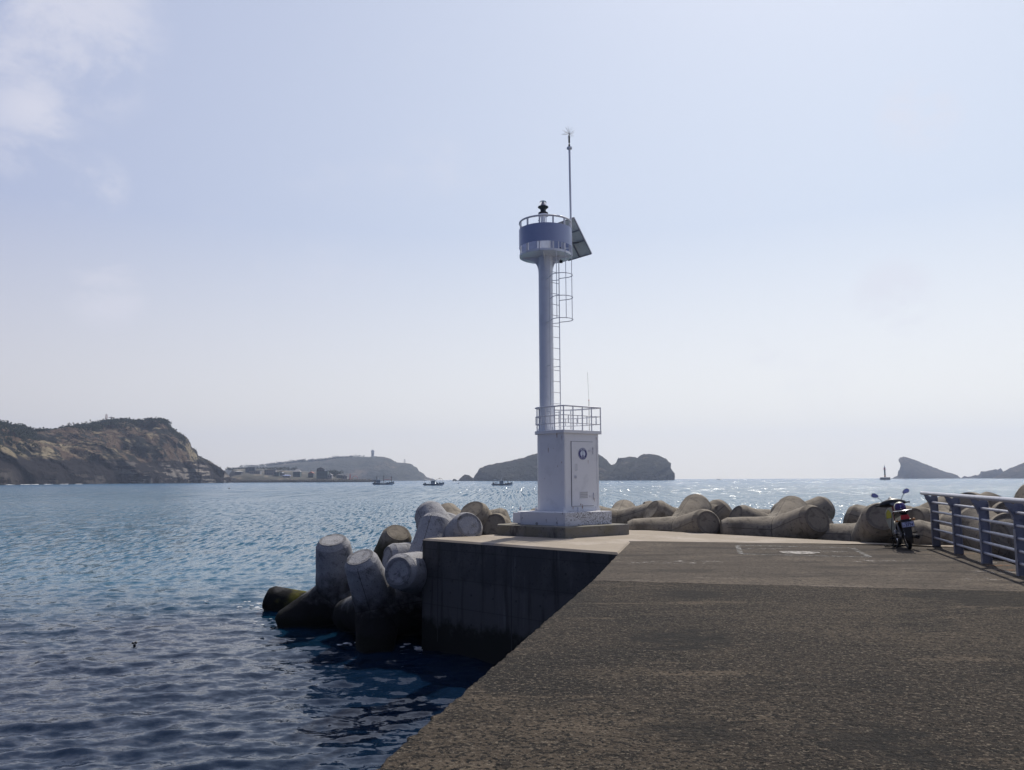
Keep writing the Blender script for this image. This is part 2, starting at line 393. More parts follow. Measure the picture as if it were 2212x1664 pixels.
# ------------------------------------------------------------------ sea
SEA = -2.9
nr, na = 1010, 900
rr = np.concatenate([np.geomspace(2.6, 420, 910), np.geomspace(425, 6500, 100)])
aa = np.linspace(R(-62), R(62), na)
RR, AA = np.meshgrid(rr, aa, indexing='ij'); X = RR*np.sin(AA); Y = RR*np.cos(AA)
Z = np.zeros_like(X); DX = np.zeros_like(X); DY = np.zeros_like(X)
rng = np.random.RandomState(3)
cell = np.maximum(np.gradient(rr)[:, None], RR*(aa[1]-aa[0]))
for i in range(140):
    lam = .20*(4.5/.20)**(rng.rand()**1.2); k = 2*math.pi/lam
    th = R(-78) + rng.randn()*.55             # running roughly towards the quay
    amp = .0046*lam*rng.uniform(.4, 1.6)*(1 if lam < .7 else (.7/lam)**.95)
    ph = rng.rand()*6.283
    fade = np.clip((lam/(cell*2.6))-.6, 0, 1)
    arg = k*(X*math.cos(th) + Y*math.sin(th)) + ph
    s, c = np.sin(arg), np.cos(arg)
    Z += amp*fade*s; DX += -amp*fade*.8*math.cos(th)*c*-1; DY += -amp*fade*.8*math.sin(th)*c*-1
V = np.stack([X+DX, Y+DY, Z+SEA], -1)
sea = link('sea', grid_mesh('sea', V, nr, na), M['sea']); tag(sea, kind='structure')

# ------------------------------------------------------------------ pier
def jag(pts, step, amp, seed):
    r = random.Random(seed); out = []
    d = densify(pts, step)
    for i, p in enumerate(d):
        q = p.copy()
        if 0 < i < len(d)-1:
            q.x += r.uniform(-amp, amp)*(3 if r.random() < .06 else 1); q.y += r.uniform(-amp, amp)*.4
        out.append(q)
    return out
postdir = (G(2138, 1220)-G(2023, 1180.5)); postdir.z = 0; postdir.normalize()     # towards the camera
cross = Vector((-postdir.y, postdir.x, 0)); cross = cross if cross.x > 0 else -cross
post1 = G(2023, 1180.5)
def redge(s, off=.45): return post1 + postdir*s + cross*off
def isect(a, b, c, d):
    A = np.array([[b.x-a.x, -(d.x-c.x)], [b.y-a.y, -(d.y-c.y)]]); q = np.array([c.x-a.x, c.y-a.y]); s = np.linalg.solve(A, q)[0]
    return a.lerp(b, 1)*0 + Vector((a.x+(b.x-a.x)*s, a.y+(b.y-a.y)*s, 0))
Lnear0, Lj, Lf = G(804, 1664), G(1279, 1255), G(1363, 1169.5)
Lback = Lnear0 + (Lnear0-Lj).normalized()*14
jr = isect(Lj, G(2212, 1278), redge(0), redge(1)); br = isect(Lf, G(2012, 1178), redge(0), redge(1))
C1, C2 = G(913, 1163.3), G(1338, 1194)
backR = Vector((9.97, 19.1, 0)); backC = Vector((3.16, 26.4, 0)); BOT = -5
gap = .014
def slab(name, poly, m, z=0, bot=BOT, bevel=.02):
    mb = MB(); mb.prism([(p.x, p.y, bot) for p in poly], (0, 0, z-bot))
    o = mb.build(name, m, weld=False, bevel=0)
    return tag(o, kind='structure')
jd = (jr-Lj).normalized(); nn = Vector((-jd.y, jd.x, 0))
near_poly = [Lback, *jag([Lnear0 + (Lnear0-Lj).normalized()*1.5, Lj], .05, .012, 1), *[p+nn*random.uniform(-.006, .006) for p in densify([Lj, jr], .12)][1:], redge(30)]
def deck(name, poly, mtop, mside, z=0, chamf=.03):
    bm = bmesh.new()
    top = [bm.verts.new((p.x, p.y, z)) for p in poly]; f = bm.faces.new(top)
    if f.normal.z < 0: f.normal_flip()
    bm.normal_update()
    if f.normal.z < 0: f.normal_flip()
    ext = bmesh.ops.extrude_face_region(bm, geom=[f])
    vs = [g for g in ext['geom'] if isinstance(g, bmesh.types.BMVert)]
    for v in vs: v.co.z = z
    for v in top: v.co.z = BOT
    bmesh.ops.recalc_face_normals(bm, faces=bm.faces)
    if chamf:
        es = [e for e in bm.edges if abs(e.verts[0].co.z-z) < 1e-5 and abs(e.verts[1].co.z-z) < 1e-5]
        bmesh.ops.bevel(bm, geom=es, offset=chamf, segments=1, affect='EDGES', clamp_overlap=True)
    bm.normal_update()
    for q in bm.faces: q.material_index = 0 if q.normal.z > .5 else 1
    me = bpy.data.meshes.new(name); bm.to_mesh(me); bm.free()
    return tag(link(name, me, [mtop, mside]), kind='structure')
deck('pier_deck', near_poly, M['deck_near'], M['deck_near'], 0, .012)
far_edge = [p+nn*(gap+random.uniform(.004, .03)+(.03 if random.random() < .12 else 0)) for p in densify([jr, Lj], .10)][1:-1]
far_poly = [Lj+nn*gap*1.6, *jag([Lj+nn*gap*1.6, C2+(Lf-C2)*.05], .08, .01, 2)[1:], Lf, br, jr+nn*gap*1.6, *far_edge]
deck('pier_deck_worn', far_poly, M['deck_far'], M['deck_far'], -.004, .01)
bd = (br-Lf).normalized(); nb = Vector((-bd.y, bd.x, 0))
plat_poly = [C1, C2+Vector((-.01, .01, 0)), Lf+nb*.03+Vector((-.015, 0, 0)), *[p+nb*random.uniform(.012, .03) for p in densify([Lf+bd*.2, br], .3)], backR + (backR-backC).normalized()*.6, backC]
deck('lighthouse_platform', plat_poly, M['deck_plat'], M['wall'], 0, .05)

# tie-rod holes and vertical joints in the quay wall face
wd = (C2-C1).normalized(); wn = Vector((wd.y, -wd.x, 0))
mb = MB(); L = (C2-C1).length
for col_ in np.arange(.35, L, .78):
    for z_ in (-.55, -1.35, -2.1):
        p = C1 + wd*col_ + wn*.001; p.z = z_+random.uniform(-.03, .03)
        mb.lathe(p, [(.0, .004), (.028, .004), (.03, 0)], axis=wn, seg=10)
tag(mb.build('quay_wall_tie_holes', M['black']), kind='structure')
mb = MB()
for s_ in (.62, 3.3):
    p = C1 + wd*s_; mb.prism([p+wn*.002, p+wd*.03+wn*.002, p+wd*.03-wn*.02, p-wn*.02], (0, 0, -2.6), (0, 0, -.06))
tag(mb.build('quay_wall_joints', M['black']), kind='structure')

# worn painted rectangle on the deck
def decal_mat(name, colr, sc_, lo, hi, k=1):
    m = mat(name, colr, .85, coord='world', layers=[(9, tuple(c*.7 for c in colr), .5, .7)]); t = m.node_tree
    o = t.nodes['Material Output']; b = t.nodes['Principled BSDF']
    tr = t.nodes.new('ShaderNodeBsdfTransparent'); mx = t.nodes.new('ShaderNodeMixShader')
    g = t.nodes.new('ShaderNodeNewGeometry').outputs['Position']
    t.links.new(ramp(t, tnoise(t, g, sc_, 7, .7), lo, hi, 0, k), mx.inputs[0])
    t.links.new(tr.outputs[0], mx.inputs[1]); t.links.new(b.outputs[0], mx.inputs[2]); t.links.new(mx.outputs[0], o.inputs['Surface'])
    return m
mp_ = decal_mat('worn_white_marking', (.30, .30, .29), 7, .42, .62, .75)
q = [G(1593, 1178.6), G(1840, 1183.6), G(1878.6, 1203.7), G(1600, 1197)]
mb = MB()
for a, b_ in zip(q, q[1:]+q[:1]):
    d = (b_-a).normalized(); s_ = Vector((-d.y, d.x, 0))*.055
    mb.add([a-s_+Vector((0, 0, .002)), b_-s_+Vector((0, 0, .002)), b_+s_+Vector((0, 0, .002)), a+s_+Vector((0, 0, .002))], [(0, 1, 2, 3)])
tag(mb.build('painted_rectangle', mp_, weld=False), kind='structure')
def blot(name, x, y, rx, ry, m, seed, z=.004):
    r = random.Random(seed); c = G(x, y); pts = []
    ph = [r.uniform(0, 6) for _ in range(4)]
    for k in range(36):
        a = k*math.pi/18; q = 1+.14*math.sin(2*a+ph[0])+.08*math.sin(3*a+ph[1])+.04*math.sin(7*a+ph[2])
        pts.append((c.x+rx*q*math.cos(a), c.y+ry*q*math.sin(a), z))
    mb = MB(); mb.add(pts, [tuple(range(36))]); return tag(mb.build(name, m, weld=False), kind='structure')
blot('cement_patch', 1727, 1194, .36, .40, decal_mat('pale_cement', (.32, .30, .275), 9, .38, .52), 4)
mscuff = decal_mat('pale_scuff', (.36, .33, .30), 6, .50, .66, .7)
for i, (x, y, rx, ry) in enumerate([(2140, 1215, .5, .25), (2175, 1236, .55, .35), (1660, 1186, .5, .2), (1790, 1192, .4, .3), (1460, 1215, .9, .3), (1900, 1212, .7, .25), (2150, 1252, .5, .2)]):
    blot('deck_scuff', x, y, rx, ry, mscuff, 10+i)
mrust = decal_mat('deck_rust', (.22, .09, .025), 8, .46, .62, .85)
for i, (x, y, rx, ry) in enumerate([(2058, 1181, .2, .1), (2090, 1197, .25, .1), (2165, 1222, .3, .12), (2190, 1232, .3, .1)]):
    blot('deck_rust_stain', x, y, rx, ry, mrust, 30+i)

# ------------------------------------------------------------------ tetrapods
TL = 1.76
def tetra_mesh():
    mb = MB()
    for a in a4:
        prof = [(.635, .10)] + [(.635-.165*(h-.2)/1.4 if h > .2 else .635, h) for h in np.linspace(.2, 1.60, 22)] + [(.42, 1.68), (.365, TL)] + [(.365*k, TL) for k in (.75, .5, .25, 0)]
        mb.lathe((0, 0, 0), prof, axis=a, seg=48)
    bm = bmesh.new(); me = mb.mesh('tetrapod'); bm.from_mesh(me); bmesh.ops.remove_doubles(bm, verts=bm.verts, dist=1e-4); bm.normal_update()
    for v in bm.verts:
        n_ = noise.fractal(v.co*2.2, 1, 2, 3); v.co += v.normal*(n_*.012 + min(0, noise.noise(v.co*4.5)+.42)*.07)
    for f in bm.faces: f.smooth = True
    for e in bm.edges:
        if len(e.link_faces) == 2 and e.calc_face_angle(0) > R(24): e.smooth = False
    bm.to_mesh(me); bm.free(); return me
TM = {}
TM[0] = tetra_mesh(); TM[0].materials.append(M['tetra'])
TM[1] = TM[0].copy(); TM[1].materials.clear(); TM[1].materials.append(M['tetra_w'])
def tetra(label, cx, cy, cd, tip, side, second, kind=0, grp='tetrapods heaped round the end of the pier', sz=1.0):
    """centre (survey), end of one leg (survey) with its near/far side, wish direction for another leg"""
    c = P(cx, cy, cd)
    p = P(tip[0], tip[1], cd); dx, dz = p.x-c.x, p.z-c.z
    for _ in range(3):
        k = (TL*sz)**2-dx*dx-dz*dz; dy = side*math.sqrt(max(k, .0)); p = P(tip[0], tip[1], cd+dy); dx, dz = p.x-c.x, p.z-c.z
    a = Vector((dx, dy, dz)).normalized()
    s_ = Vector(second); s_ = (s_-a*s_.dot(a)).normalized(); b_ = a*(-1/3)+s_*(math.sqrt(8)/3)
    # map local leg0 -> a, leg1 -> b_
    ex = (a4[1]-a4[0]*a4[1].dot(a4[0])).normalized(); ey = a4[0].cross(ex)
    wx = (b_-a*b_.dot(a)).normalized(); wy = a.cross(wx)
    Lm = Matrix((ex, ey, a4[0])); W = Matrix((wx, wy, a)).transposed()
    o = bpy.data.objects.new('tetrapod', TM[kind]); C.objects.link(o)
    o.matrix_world = Matrix.Translation(c) @ (W @ Lm).to_4x4() @ Matrix.Scale(sz, 4)
    tag(o, label, 'tetrapod', grp); return o
LEFT = 'grey weathered tetrapods left of the quay wall'
DN = (0, 0, -1)
tetra('algae streaked tetrapod lying mostly under water, its round end leftmost of all', 680, 1324, 28.4, (576, 1292), -.6, (.3, .3, .9), 1, LEFT)
tetra('rough grey tetrapod standing in the water with one leg straight up, leftmost upright one', 733, 1290, 25.7, (718, 1166), -1, (-.8, -.1, -.6), 1, LEFT, 1.12)
tetra('big grey tetrapod closest to the camera, its chamfered leg tilting up left in the water', 818, 1316, 22.9, (777, 1203), -1, (-.1, -1, -.2), 1, LEFT)
tetra('pale barnacled tetrapod at the wall corner, one leg up, one round end facing us', 917, 1240, 23.2, (944, 1124), .8, (-.32, -1, .0), 1, LEFT)
tetra('pale tetrapod behind the wall corner with a leg reaching down left', 952, 1216, 24.8, (836, 1208), -1, (.3, .6, -1), 1, LEFT)
tetra('brown tetrapod with a flat sunlit top, seen against the open water', 832, 1242, 26.0, (860, 1150), -1, (-.9, .4, -.3), 0, LEFT)
tetra('dark wet tetrapod low against the foot of the quay wall', 895, 1322, 24.0, (880, 1235), .5, (-.3, -1, -.2), 1, LEFT)
MID = 'tetrapods left of the lighthouse base'
tetra('tetrapod with a cracked rough round end facing the camera at the platform edge', 972, 1188, 24.4, (1014, 1134), -1, (-.7, .2, -.8), 1, MID)
tetra('sandy tetrapod peeping up behind the cracked one', 992, 1158, 27.0, (966, 1116), .8, DN, 0, MID)
tetra('dark tetrapod with a leg slanting up left, between the cracked one and the lighthouse', 1062, 1190, 25.4, (1028, 1120), -.6, (.3, .6, -1), 0, MID)
tetra('tetrapod showing a dark round end just left of the plinth', 1100, 1188, 25.6, (1066, 1134), -1, (.5, .3, -1), 0, MID)
RB = 'brown tetrapods along the back edge of the platform'
tetra('white blotched tetrapod right behind the lighthouse plinth', 1338, 1144, 28.2, (1350, 1102), 1, DN, 0, RB)
tetra('tetrapod whose leg lies along the platform edge right beside the plinth', 1476, 1160, 25.6, (1531, 1130), -1, (-1, .15, .05), 0, RB)
tetra('tetrapod with a pale slanted leg rising right behind the first low leg', 1490, 1166, 27.0, (1560, 1102), .6, (-.7, .1, -.7), 0, RB)
tetra('tetrapod with a tilted round end facing left, first one right of the lighthouse', 1486, 1145, 28.4, (1376, 1102), -1, DN, 0, RB)
tetra('tetrapod with a round end facing left in the middle of the heap', 1684, 1166, 26.4, (1582, 1112), -1, DN, 0, RB)
tetra('large tetrapod with a big dark round end facing us at the platform edge', 1690, 1164, 23.6, (1766, 1122), -1, (-1, .1, .1), 0, RB)
tetra('dark tetrapod lying behind the motorcycle, leg pointing left', 1888, 1182, 21.6, (1905, 1116), -1, (-1, .1, .40), 0, RB)
tetra('tetrapod with a thin leg rising right, farthest back in the heap', 1706, 1144, 28.4, (1790, 1092), .6, (-.3, -.2, -1), 0, RB)
tetra('broad tetrapod with a leg rising right behind the motorcycle', 1966, 1160, 22.9, (2050, 1104), .4, DN, 0, RB)
SB = 'tetrapods beyond the metal railing'
tetra('whitish tetrapod lying low behind the first railing post', 2085, 1205, 20.8, (1950, 1174), .1, (0, .87, -.5), 0, SB)
tetra('tetrapod hump seen through the railing between its first two posts', 2070, 1168, 21.9, (2030, 1124), .7, DN, 0, SB)
tetra('tetrapod with a leg slanting up left seen through the second railing bay', 2150, 1168, 21.4, (2100, 1108), -.5, (.3, .6, -1), 0, SB)
tetra('tetrapod with a leg rising right just behind the third railing post', 2116, 1212, 19.8, (2150, 1126), .8, (.2, .5, -1), 0, SB)
tetra('tall tetrapod with a broad lit end against the sea at the right edge', 2185, 1188, 19.2, (2188, 1112), -1, DN, 0, SB)
tetra('shaded tetrapod with a chamfered end, low at the right edge', 2196, 1226, 17.2, (2184, 1148), -.9, (-.5, .2, -1), 0, SB)
tetra('tetrapod half cut by the right edge of the view', 2300, 1180, 16.6, (2260, 1110), .5, (.2, .3, -1), 0, SB)

# ------------------------------------------------------------------ lighthouse
LH = empty('lighthouse', (1.45, 23.6, 0)); tag(LH, 'slim white lighthouse tower with round gallery, ladder and square base cabin', 'lighthouse')
def lp(name, mb, m, parent=None, bevel=0, **k):
    o = mb.build(name, m, None, bevel, **k); par = parent or LH
    o.parent = par
    if par is LH: o.matrix_parent_inverse = Matrix.Translation(-Vector((1.45, 23.6, 0)))
    return o
Fc = Vector((1.50, 23.15, 0)); uR = Vector((.80, .60, 0)); uL = Vector((-.70, .715, 0)).normalized()
uB = (uR+uL).normalized()
def plan(cor, a, b_, rad_l, nseg=8):       # corner, right face length, left face length
    """front corner sharp, right corner sharp, left and back rounded"""
    Rr = cor+uR*a; Ll = cor+uL*b_
    back = Rr + uL*(b_*.95); pts = [cor, Rr]
    def arc(p0, p1, p2, r, n):
        d0 = (p0-p1).normalized(); d2 = (p2-p1).normalized(); s0 = p1+d0*r; s2 = p1+d2*r
        return [s0*(1-t)**2+p1*2*t*(1-t)+s2*t*t for t in [i/n for i in range(n+1)]]
    pts += arc(Rr, back, Ll, rad_l*1.3, nseg); pts += arc(back, Ll, cor, rad_l, nseg); return pts
def pl(poly, z0, z1): return MB().prism([(p.x, p.y, z0) for p in poly], (0, 0, z1-z0))
# plinth
fp = Vector((1.43, 21.9, 0)); pu = Vector((.80, .60, 0)); pv = Vector((-.80, .60, 0))
def rhomb(cor, a, b_, ch):
    Rr = cor+pu*a; Ll = cor+pv*b_; Bk = cor+pu*a+pv*b_; cut = lambda p, q, r: [p+(q-p).normalized()*ch, p+(r-p).normalized()*ch]
    return [cor, Rr+(cor-Rr).normalized()*ch*.2, Rr+(Bk-Rr).normalized()*ch, Bk, *cut(Ll, Bk, cor)]
lp('plinth', pl(rhomb(fp, 2.50, 2.66, .32), -.02, .30), M['plinth'], bevel=.025)
f2 = Vector((1.46, 22.42, 0))
lp('foundation', pl(rhomb(f2, 1.84, 1.86, .22), .295, .67), M['peel'], bevel=.015)
# cabin
CH0, CH1 = .665, 2.93
cab = plan(Fc, 1.36, 1.29, .42)
lp('cabin', pl(cab, CH0, CH1), M['white'], bevel=.008)
Fc2 = Fc-uB*.07; lp('roof_slab', pl(plan(Fc2, 1.50, 1.40, .44), CH1, CH1+.10), M['white'], bevel=.01)
lp('skirt', pl(plan(Fc-uB*.02, 1.40, 1.33, .42), CH0-.002, CH0+.07), M['white'], bevel=.004)
# door on the right face
nF = Vector((uR.y, -uR.x, 0)); FW = 1.36
def fp_(u, z, off=0): p = Fc+uR*(FW*u)+nF*off; return Vector((p.x, p.y, z))
def facebox(u0_, u1_, z0, z1, off, th):
    return MB().prism([fp_(u0_, z0, off), fp_(u1_, z0, off), fp_(u1_, z1, off), fp_(u0_, z1, off)], nF*th)
mb = MB()
for a in ((.02, .04, .72, 2.86), (.94, .96, .72, 2.86), (.04, .94, 2.84, 2.86)): mb.prism([fp_(a[0], a[2]), fp_(a[1], a[2]), fp_(a[1], a[3]), fp_(a[0], a[3])], nF*.008)
lp('door_frame', mb, M['white'])
door = lp('door', facebox(.20, .83, .82, 2.69, .002, .022), M['white'], bevel=.004)
def dp(name, mb, m, **k):
    o = mb.build(name, m, **k); o.parent = door; return o
gapm = MB(); 
for a in ((.192, .20, .81, 2.70), (.192, .83, 2.69, 2.70), (.192, .83, .81, .82)): gapm.prism([fp_(a[0], a[2], .001), fp_(a[1], a[2], .001), fp_(a[1], a[3], .001), fp_(a[0], a[3], .001)], nF*.003)
dp('door_gap', gapm, M['dark'])
for z_ in (2.43, 1.09):
    mb = MB(); mb.prism([fp_(.69, z_-.028, .024), fp_(.85, z_-.028, .024), fp_(.85, z_+.028, .024), fp_(.69, z_+.028, .024)], nF*.012)
    mb.tube([fp_(.815, z_-.10, .035), fp_(.815, z_+.10, .035)], .016)
    for u_ in (.71, .745, .78): mb.lathe(fp_(u_, z_, .036), [(.009, 0), (.009, .005), (0, .006)], axis=nF, seg=8)
    dp('hinge', mb, M['metal_w'])
dp('handle', MB().tube([fp_(.30, 2.03, .024), fp_(.325, 2.03, .06), fp_(.325, 1.85, .06), fp_(.30, 1.85, .024)], .009), M['metal_w'])
mb = MB(); mb.lathe(fp_(.305, 1.66, .024), [(.0, 0), (.058, 0), (.058, .012), (.02, .014), (.02, .03), (0, .03)], axis=nF, seg=20); mb.box(fp_(.305, 1.66, .05), (.02, .02, .07)); dp('lock', mb, M['metal_w'])
mb = MB(); fr = facebox(.41, .655, 1.02, 1.235, .024, .004); mb = fr
for k in range(4):
    z_ = 1.05+k*.047
    mb.prism([fp_(.425, z_, .027), fp_(.64, z_, .027), fp_(.64, z_+.028, .045), fp_(.425, z_+.028, .045)], Vector((0, 0, .006)))
vent = dp('vent', mb, M['metal_w'])
mb = MB()
for k in range(4):
    z_ = 1.05+k*.047; mb.prism([fp_(.425, z_+.001, .029), fp_(.64, z_+.001, .029), fp_(.64, z_+.012, .029), fp_(.425, z_+.012, .029)], nF*.002)
dp('vent_slot', mb, M['dark'])
# emblem
ec = fp_(.515, 2.335, .025); er = .175
emb = dp('emblem', MB().lathe(ec, [(0, 0), (er, 0), (er, .006), (0, .006)], axis=nF, seg=40), M['navy'])
def ring(r1, r2, h): return MB().lathe(ec, [(r1, h), (r2, h), (r2, h+.002), (r1, h+.002), (r1, h)], axis=nF, seg=40)
o = ring(er*.90, er*.95, .006).build('emblem_rim', M['emb_w']); o.parent = emb
mb = MB().lathe(ec, [(0, .0065), (er*.56, .0065), (er*.56, .008), (0, .008)], axis=nF, seg=36); o = mb.build('emblem_disc', M['emb_w']); o.parent = emb
bx = uR; bz = Vector((0, 0, 1))
def ep(x, z): return ec+bx*x*er+bz*z*er+nF*.0092
mb = MB()
mb.add([ep(-.045, -.25), ep(.045, -.25), ep(.022, .30), ep(-.022, .30)], [(0, 1, 2, 3)])
mb.add([ep(-.20, -.50), ep(.20, -.50), ep(.08, -.38), ep(.05, -.2), ep(-.05, -.2), ep(-.08, -.38)], [(0, 1, 2, 3, 4, 5)])
mb.add([ep(-.08, .30), ep(.08, .30), ep(.06, .42), ep(-.06, .42)], [(0, 1, 2, 3)])
for sx in (-1, 1): mb.add([ep(sx*.06, -.22), ep(sx*.28, -.38), ep(sx*.26, -.43), ep(sx*.05, -.29)], [(0, 1, 2, 3)])
o = mb.build('emblem_tower', M['navy'], weld=False); o.parent = emb
for txt, a0, a1, sgn in (('국토해양 항로표지', 128, 52, 1), ('MARITIME AID', 232, 308, -1)):
    mb = MB()
    for i, ch in enumerate(txt):
        if ch == ' ': continue
        an = R(a0+(a1-a0)*i/(len(txt)-1)); rad = er*.735
        me = text_mesh(ch, er*(.27 if sgn > 0 else .2)); rot = an-math.pi/2 if sgn > 0 else an+math.pi/2
        for p in me.polygons:
            vs = []
            for vi in p.vertices:
                x, y = me.vertices[vi].co.x, me.vertices[vi].co.y
                X_ = x*math.cos(rot)-y*math.sin(rot)+rad*math.cos(an); Y_ = x*math.sin(rot)+y*math.cos(rot)+rad*math.sin(an)
                vs.append(ec+bx*X_+bz*Y_+nF*.0075)
            mb.add(vs, [tuple(range(len(vs)))])
        bpy.data.meshes.remove(me)
    o = mb.build('emblem_lettering', M['emb_w'], weld=False); o.parent = emb
# rust runs
def run(u_, z1, z0, w_, m=M['rustm'], off=.0262):
    mb = MB(); n_ = 8; L_ = []; R_ = []
    for i in range(n_+1):
        z_ = z1+(z0-z1)*i/n_; ww = w_*(1-i/n_)**.6*random.uniform(.7, 1.1)+.002; d_ = random.uniform(-.003, .003)
        L_.append(fp_(u_, z_, off)-uR*(ww/2+d_)); R_.append(fp_(u_, z_, off)+uR*(ww/2-d_))
    mb.add(L_+R_[::-1], [tuple(range(2*n_+2))]); return mb
for a in ((.67, 2.15, 2.03, .014), (.84, 1.04, .93, .02), (.44, .88, .83, .035), (.49, .86, .825, .02)): dp('rust_run', run(*a), M['rustm'], weld=False)
lp('rust_run', run(.50, .815, .70, .03, off=.004), M['rustm'], weld=False)
for a in ((.93, 2.84, 2.76, .016), (.23, .80, .72, .02)): lp('rust_run', run(*a, off=.010), M['rustm'], weld=False)
nL = Vector((-uL.y, uL.x, 0)); nL = nL if nL.y < 0 else -nL
for s_, z1, z0, w_ in ((.27, 2.93, 2.80, .03), (.08, 2.85, 2.70, .012), (.09, 2.1, 2.05, .02), (.62, 2.52, 2.38, .022), (.40, 2.5, 2.48, .018), (.78, 1.62, 1.60, .02), (.25, 1.99, 1.95, .02)):
    p = Fc+uL*s_+nL*.004; mb = MB()
    mb.add([p+uL*w_/2+bz*z1, p-uL*w_/2+bz*z1, p-uL*w_*.2+bz*z0, p+uL*w_*.2+bz*z0], [(0, 1, 2, 3)]); lp('rust_run', mb, M['rustm'], weld=False)
# terrace railing
ZR0, ZR1 = CH1+.10, CH1+.80
poly = plan(Fc2+uB*.03, 1.46, 1.36, .44, 6); ring_ = [Vector((p.x, p.y, 0)) for p in poly]
mb = MB()
for z_, r_ in ((ZR1, .024), (ZR1-.27, .014), (ZR1-.50, .014)): mb.tube([p+bz*z_ for p in ring_], r_, 8, closed=True)
nb_ = len(ring_); rest = densify(ring_[1:]+[ring_[0]], .02)          # from the right corner round the back to the front corner
fr_ = densify([ring_[0], ring_[1]], .02)
def bal(path, n0):
    for k in range(n0+1):
        p = path[min(len(path)-1, int(k*(len(path)-1)/n0))]; mb.tube([p+bz*ZR0, p+bz*ZR1], .018, 8)
    for k in range(n0):
        p = path[int((k+.5)*(len(path)-1)/n0)]; mb.tube([p+bz*(ZR1-.50), p+bz*(ZR1-.27)], .013, 6)
bal(fr_, 4); bal(rest, 10)
lp('terrace_railing', mb, M['metal_w'])
# column
PC = Vector((1.06, 24.2, 0)); PRD = .222
mb = MB(); mb.lathe(PC, [(.30, ZR0), (.30, ZR0+.03), (PRD, ZR0+.03), (PRD, 8.47)], seg=48)
for k in range(8):
    a = k*math.pi/4; d = Vector((math.cos(a), math.sin(a), 0))
    p = PC+d*PRD; mb.prism([p+bz*(ZR0+.03), p+d*.05+bz*(ZR0+.03), p+bz*(ZR0+.28)], d.cross(bz)*.012)
lp('column', mb, M['white2'])
GZ, GR = 8.47, .81
mb = MB(); mb.lathe(PC, [(0, GZ), (GR, GZ), (GR, GZ+.07), (0, GZ+.07)], seg=64); lp('gallery_floor', mb, M['white2'])
for k in range(4):
    a = R(180+45*0-8)+k*math.pi/2; d = Vector((math.cos(a), math.sin(a), 0)); pts = []
    for i in range(15):
        t_ = i/14; rr_ = PRD + (GR-.08-PRD)*(1-math.cos(t_*math.pi/2)*1)**1.0 if False else PRD+.01+(GR-.1-PRD)*t_**2.2
        pts.append((rr_, GZ-.47+.42*math.sin(t_*math.pi/2)**.9 if i else GZ-.50))
    poly = [PC+d*(PRD-.01)+bz*GZ] + [PC+d*r_+bz*z_ for r_, z_ in pts] + [PC+d*(GR-.08)+bz*(GZ-.04), PC+d*(GR-.08)+bz*GZ]
    mb = MB().prism(poly, d.cross(bz)*.016); lp('bracket', mb, M['white2'])
mb = MB()
def circ(c, r, z, n=48): return [Vector((c.x+r*math.cos(2*math.pi*k/n), c.y+r*math.sin(2*math.pi*k/n), z)) for k in range(n)]
mb.tube(circ(PC, GR-.01, 9.56), .03, 10, closed=True)
for k in range(12):
    a = R(15)+k*math.pi/6; p = PC+Vector((math.cos(a), math.sin(a), 0))*(GR-.015); mb.box((p.x, p.y, (GZ+9.56)/2), (.042, .042, 9.56-GZ), Matrix.Rotation(a, 3, 'Z'))
lp('gallery_railing', mb, M['metal_w'])
mb = MB(); mb.lathe(PC, [(GR+.012, 8.76), (GR+.012, 9.33), (GR+.006, 9.33), (GR+.006, 8.76), (GR+.012, 8.76)], seg=72)
M['band'] = mat('pale_blue_band_paint', (.31, .36, .53), .35, layers=[(2, (.28, .33, .49), .5, .7)]); lp('gallery_band', mb, M['band'])
# inner mast housing and lantern
LC = PC+Vector((-.06, 0, 0))
mb = MB(); mb.lathe(LC, [(.20, GZ+.07), (.20, 9.0), (.075, 9.02), (.075, 9.80), (.16, 9.80), (.16, 9.845), (0, 9.845)], seg=28)
for sx in (-1, 1): mb.tube([LC+Vector((sx*.10, -.03, 9.0)), LC+Vector((sx*.10, -.03, 9.8))], .01)
lp('lantern_post', mb, M['white2'])
mb = MB(); mb.lathe(LC, [(0, 9.845), (.12, 9.845), (.155, 9.87), (.155, 9.90), (.10, 9.93)], seg=28); lan = lp('lantern', mb, M['black'])
for nm, prof, mm in (('lantern_housing', [(.10, 9.93), (.085, 9.97), (.10, 10.03), (.165, 10.075), (.165, 10.10), (.11, 10.105), (0, 10.105)], M['green']),
                     ('lens', [(.105, 10.105), (.11, 10.25), (.09, 10.28), (.03, 10.30), (0, 10.31)], M['glass']), ('bulb', [(0, 10.105), (.05, 10.106), (.05, 10.17), (.03, 10.2), (.03, 10.25), (0, 10.26)], M['alu'])):
    o = MB().lathe(LC, prof, seg=28).build(nm, mm); o.parent = lan
mb = MB(); mb.tube([LC+Vector((-.11, -.02, 9.8)), LC+Vector((-.13, -.05, 9.68)), LC+Vector((-.16, -.05, 9.62)), LC+Vector((-.11, -.04, 9.65))], .01); lp('cable', mb, M['black'])
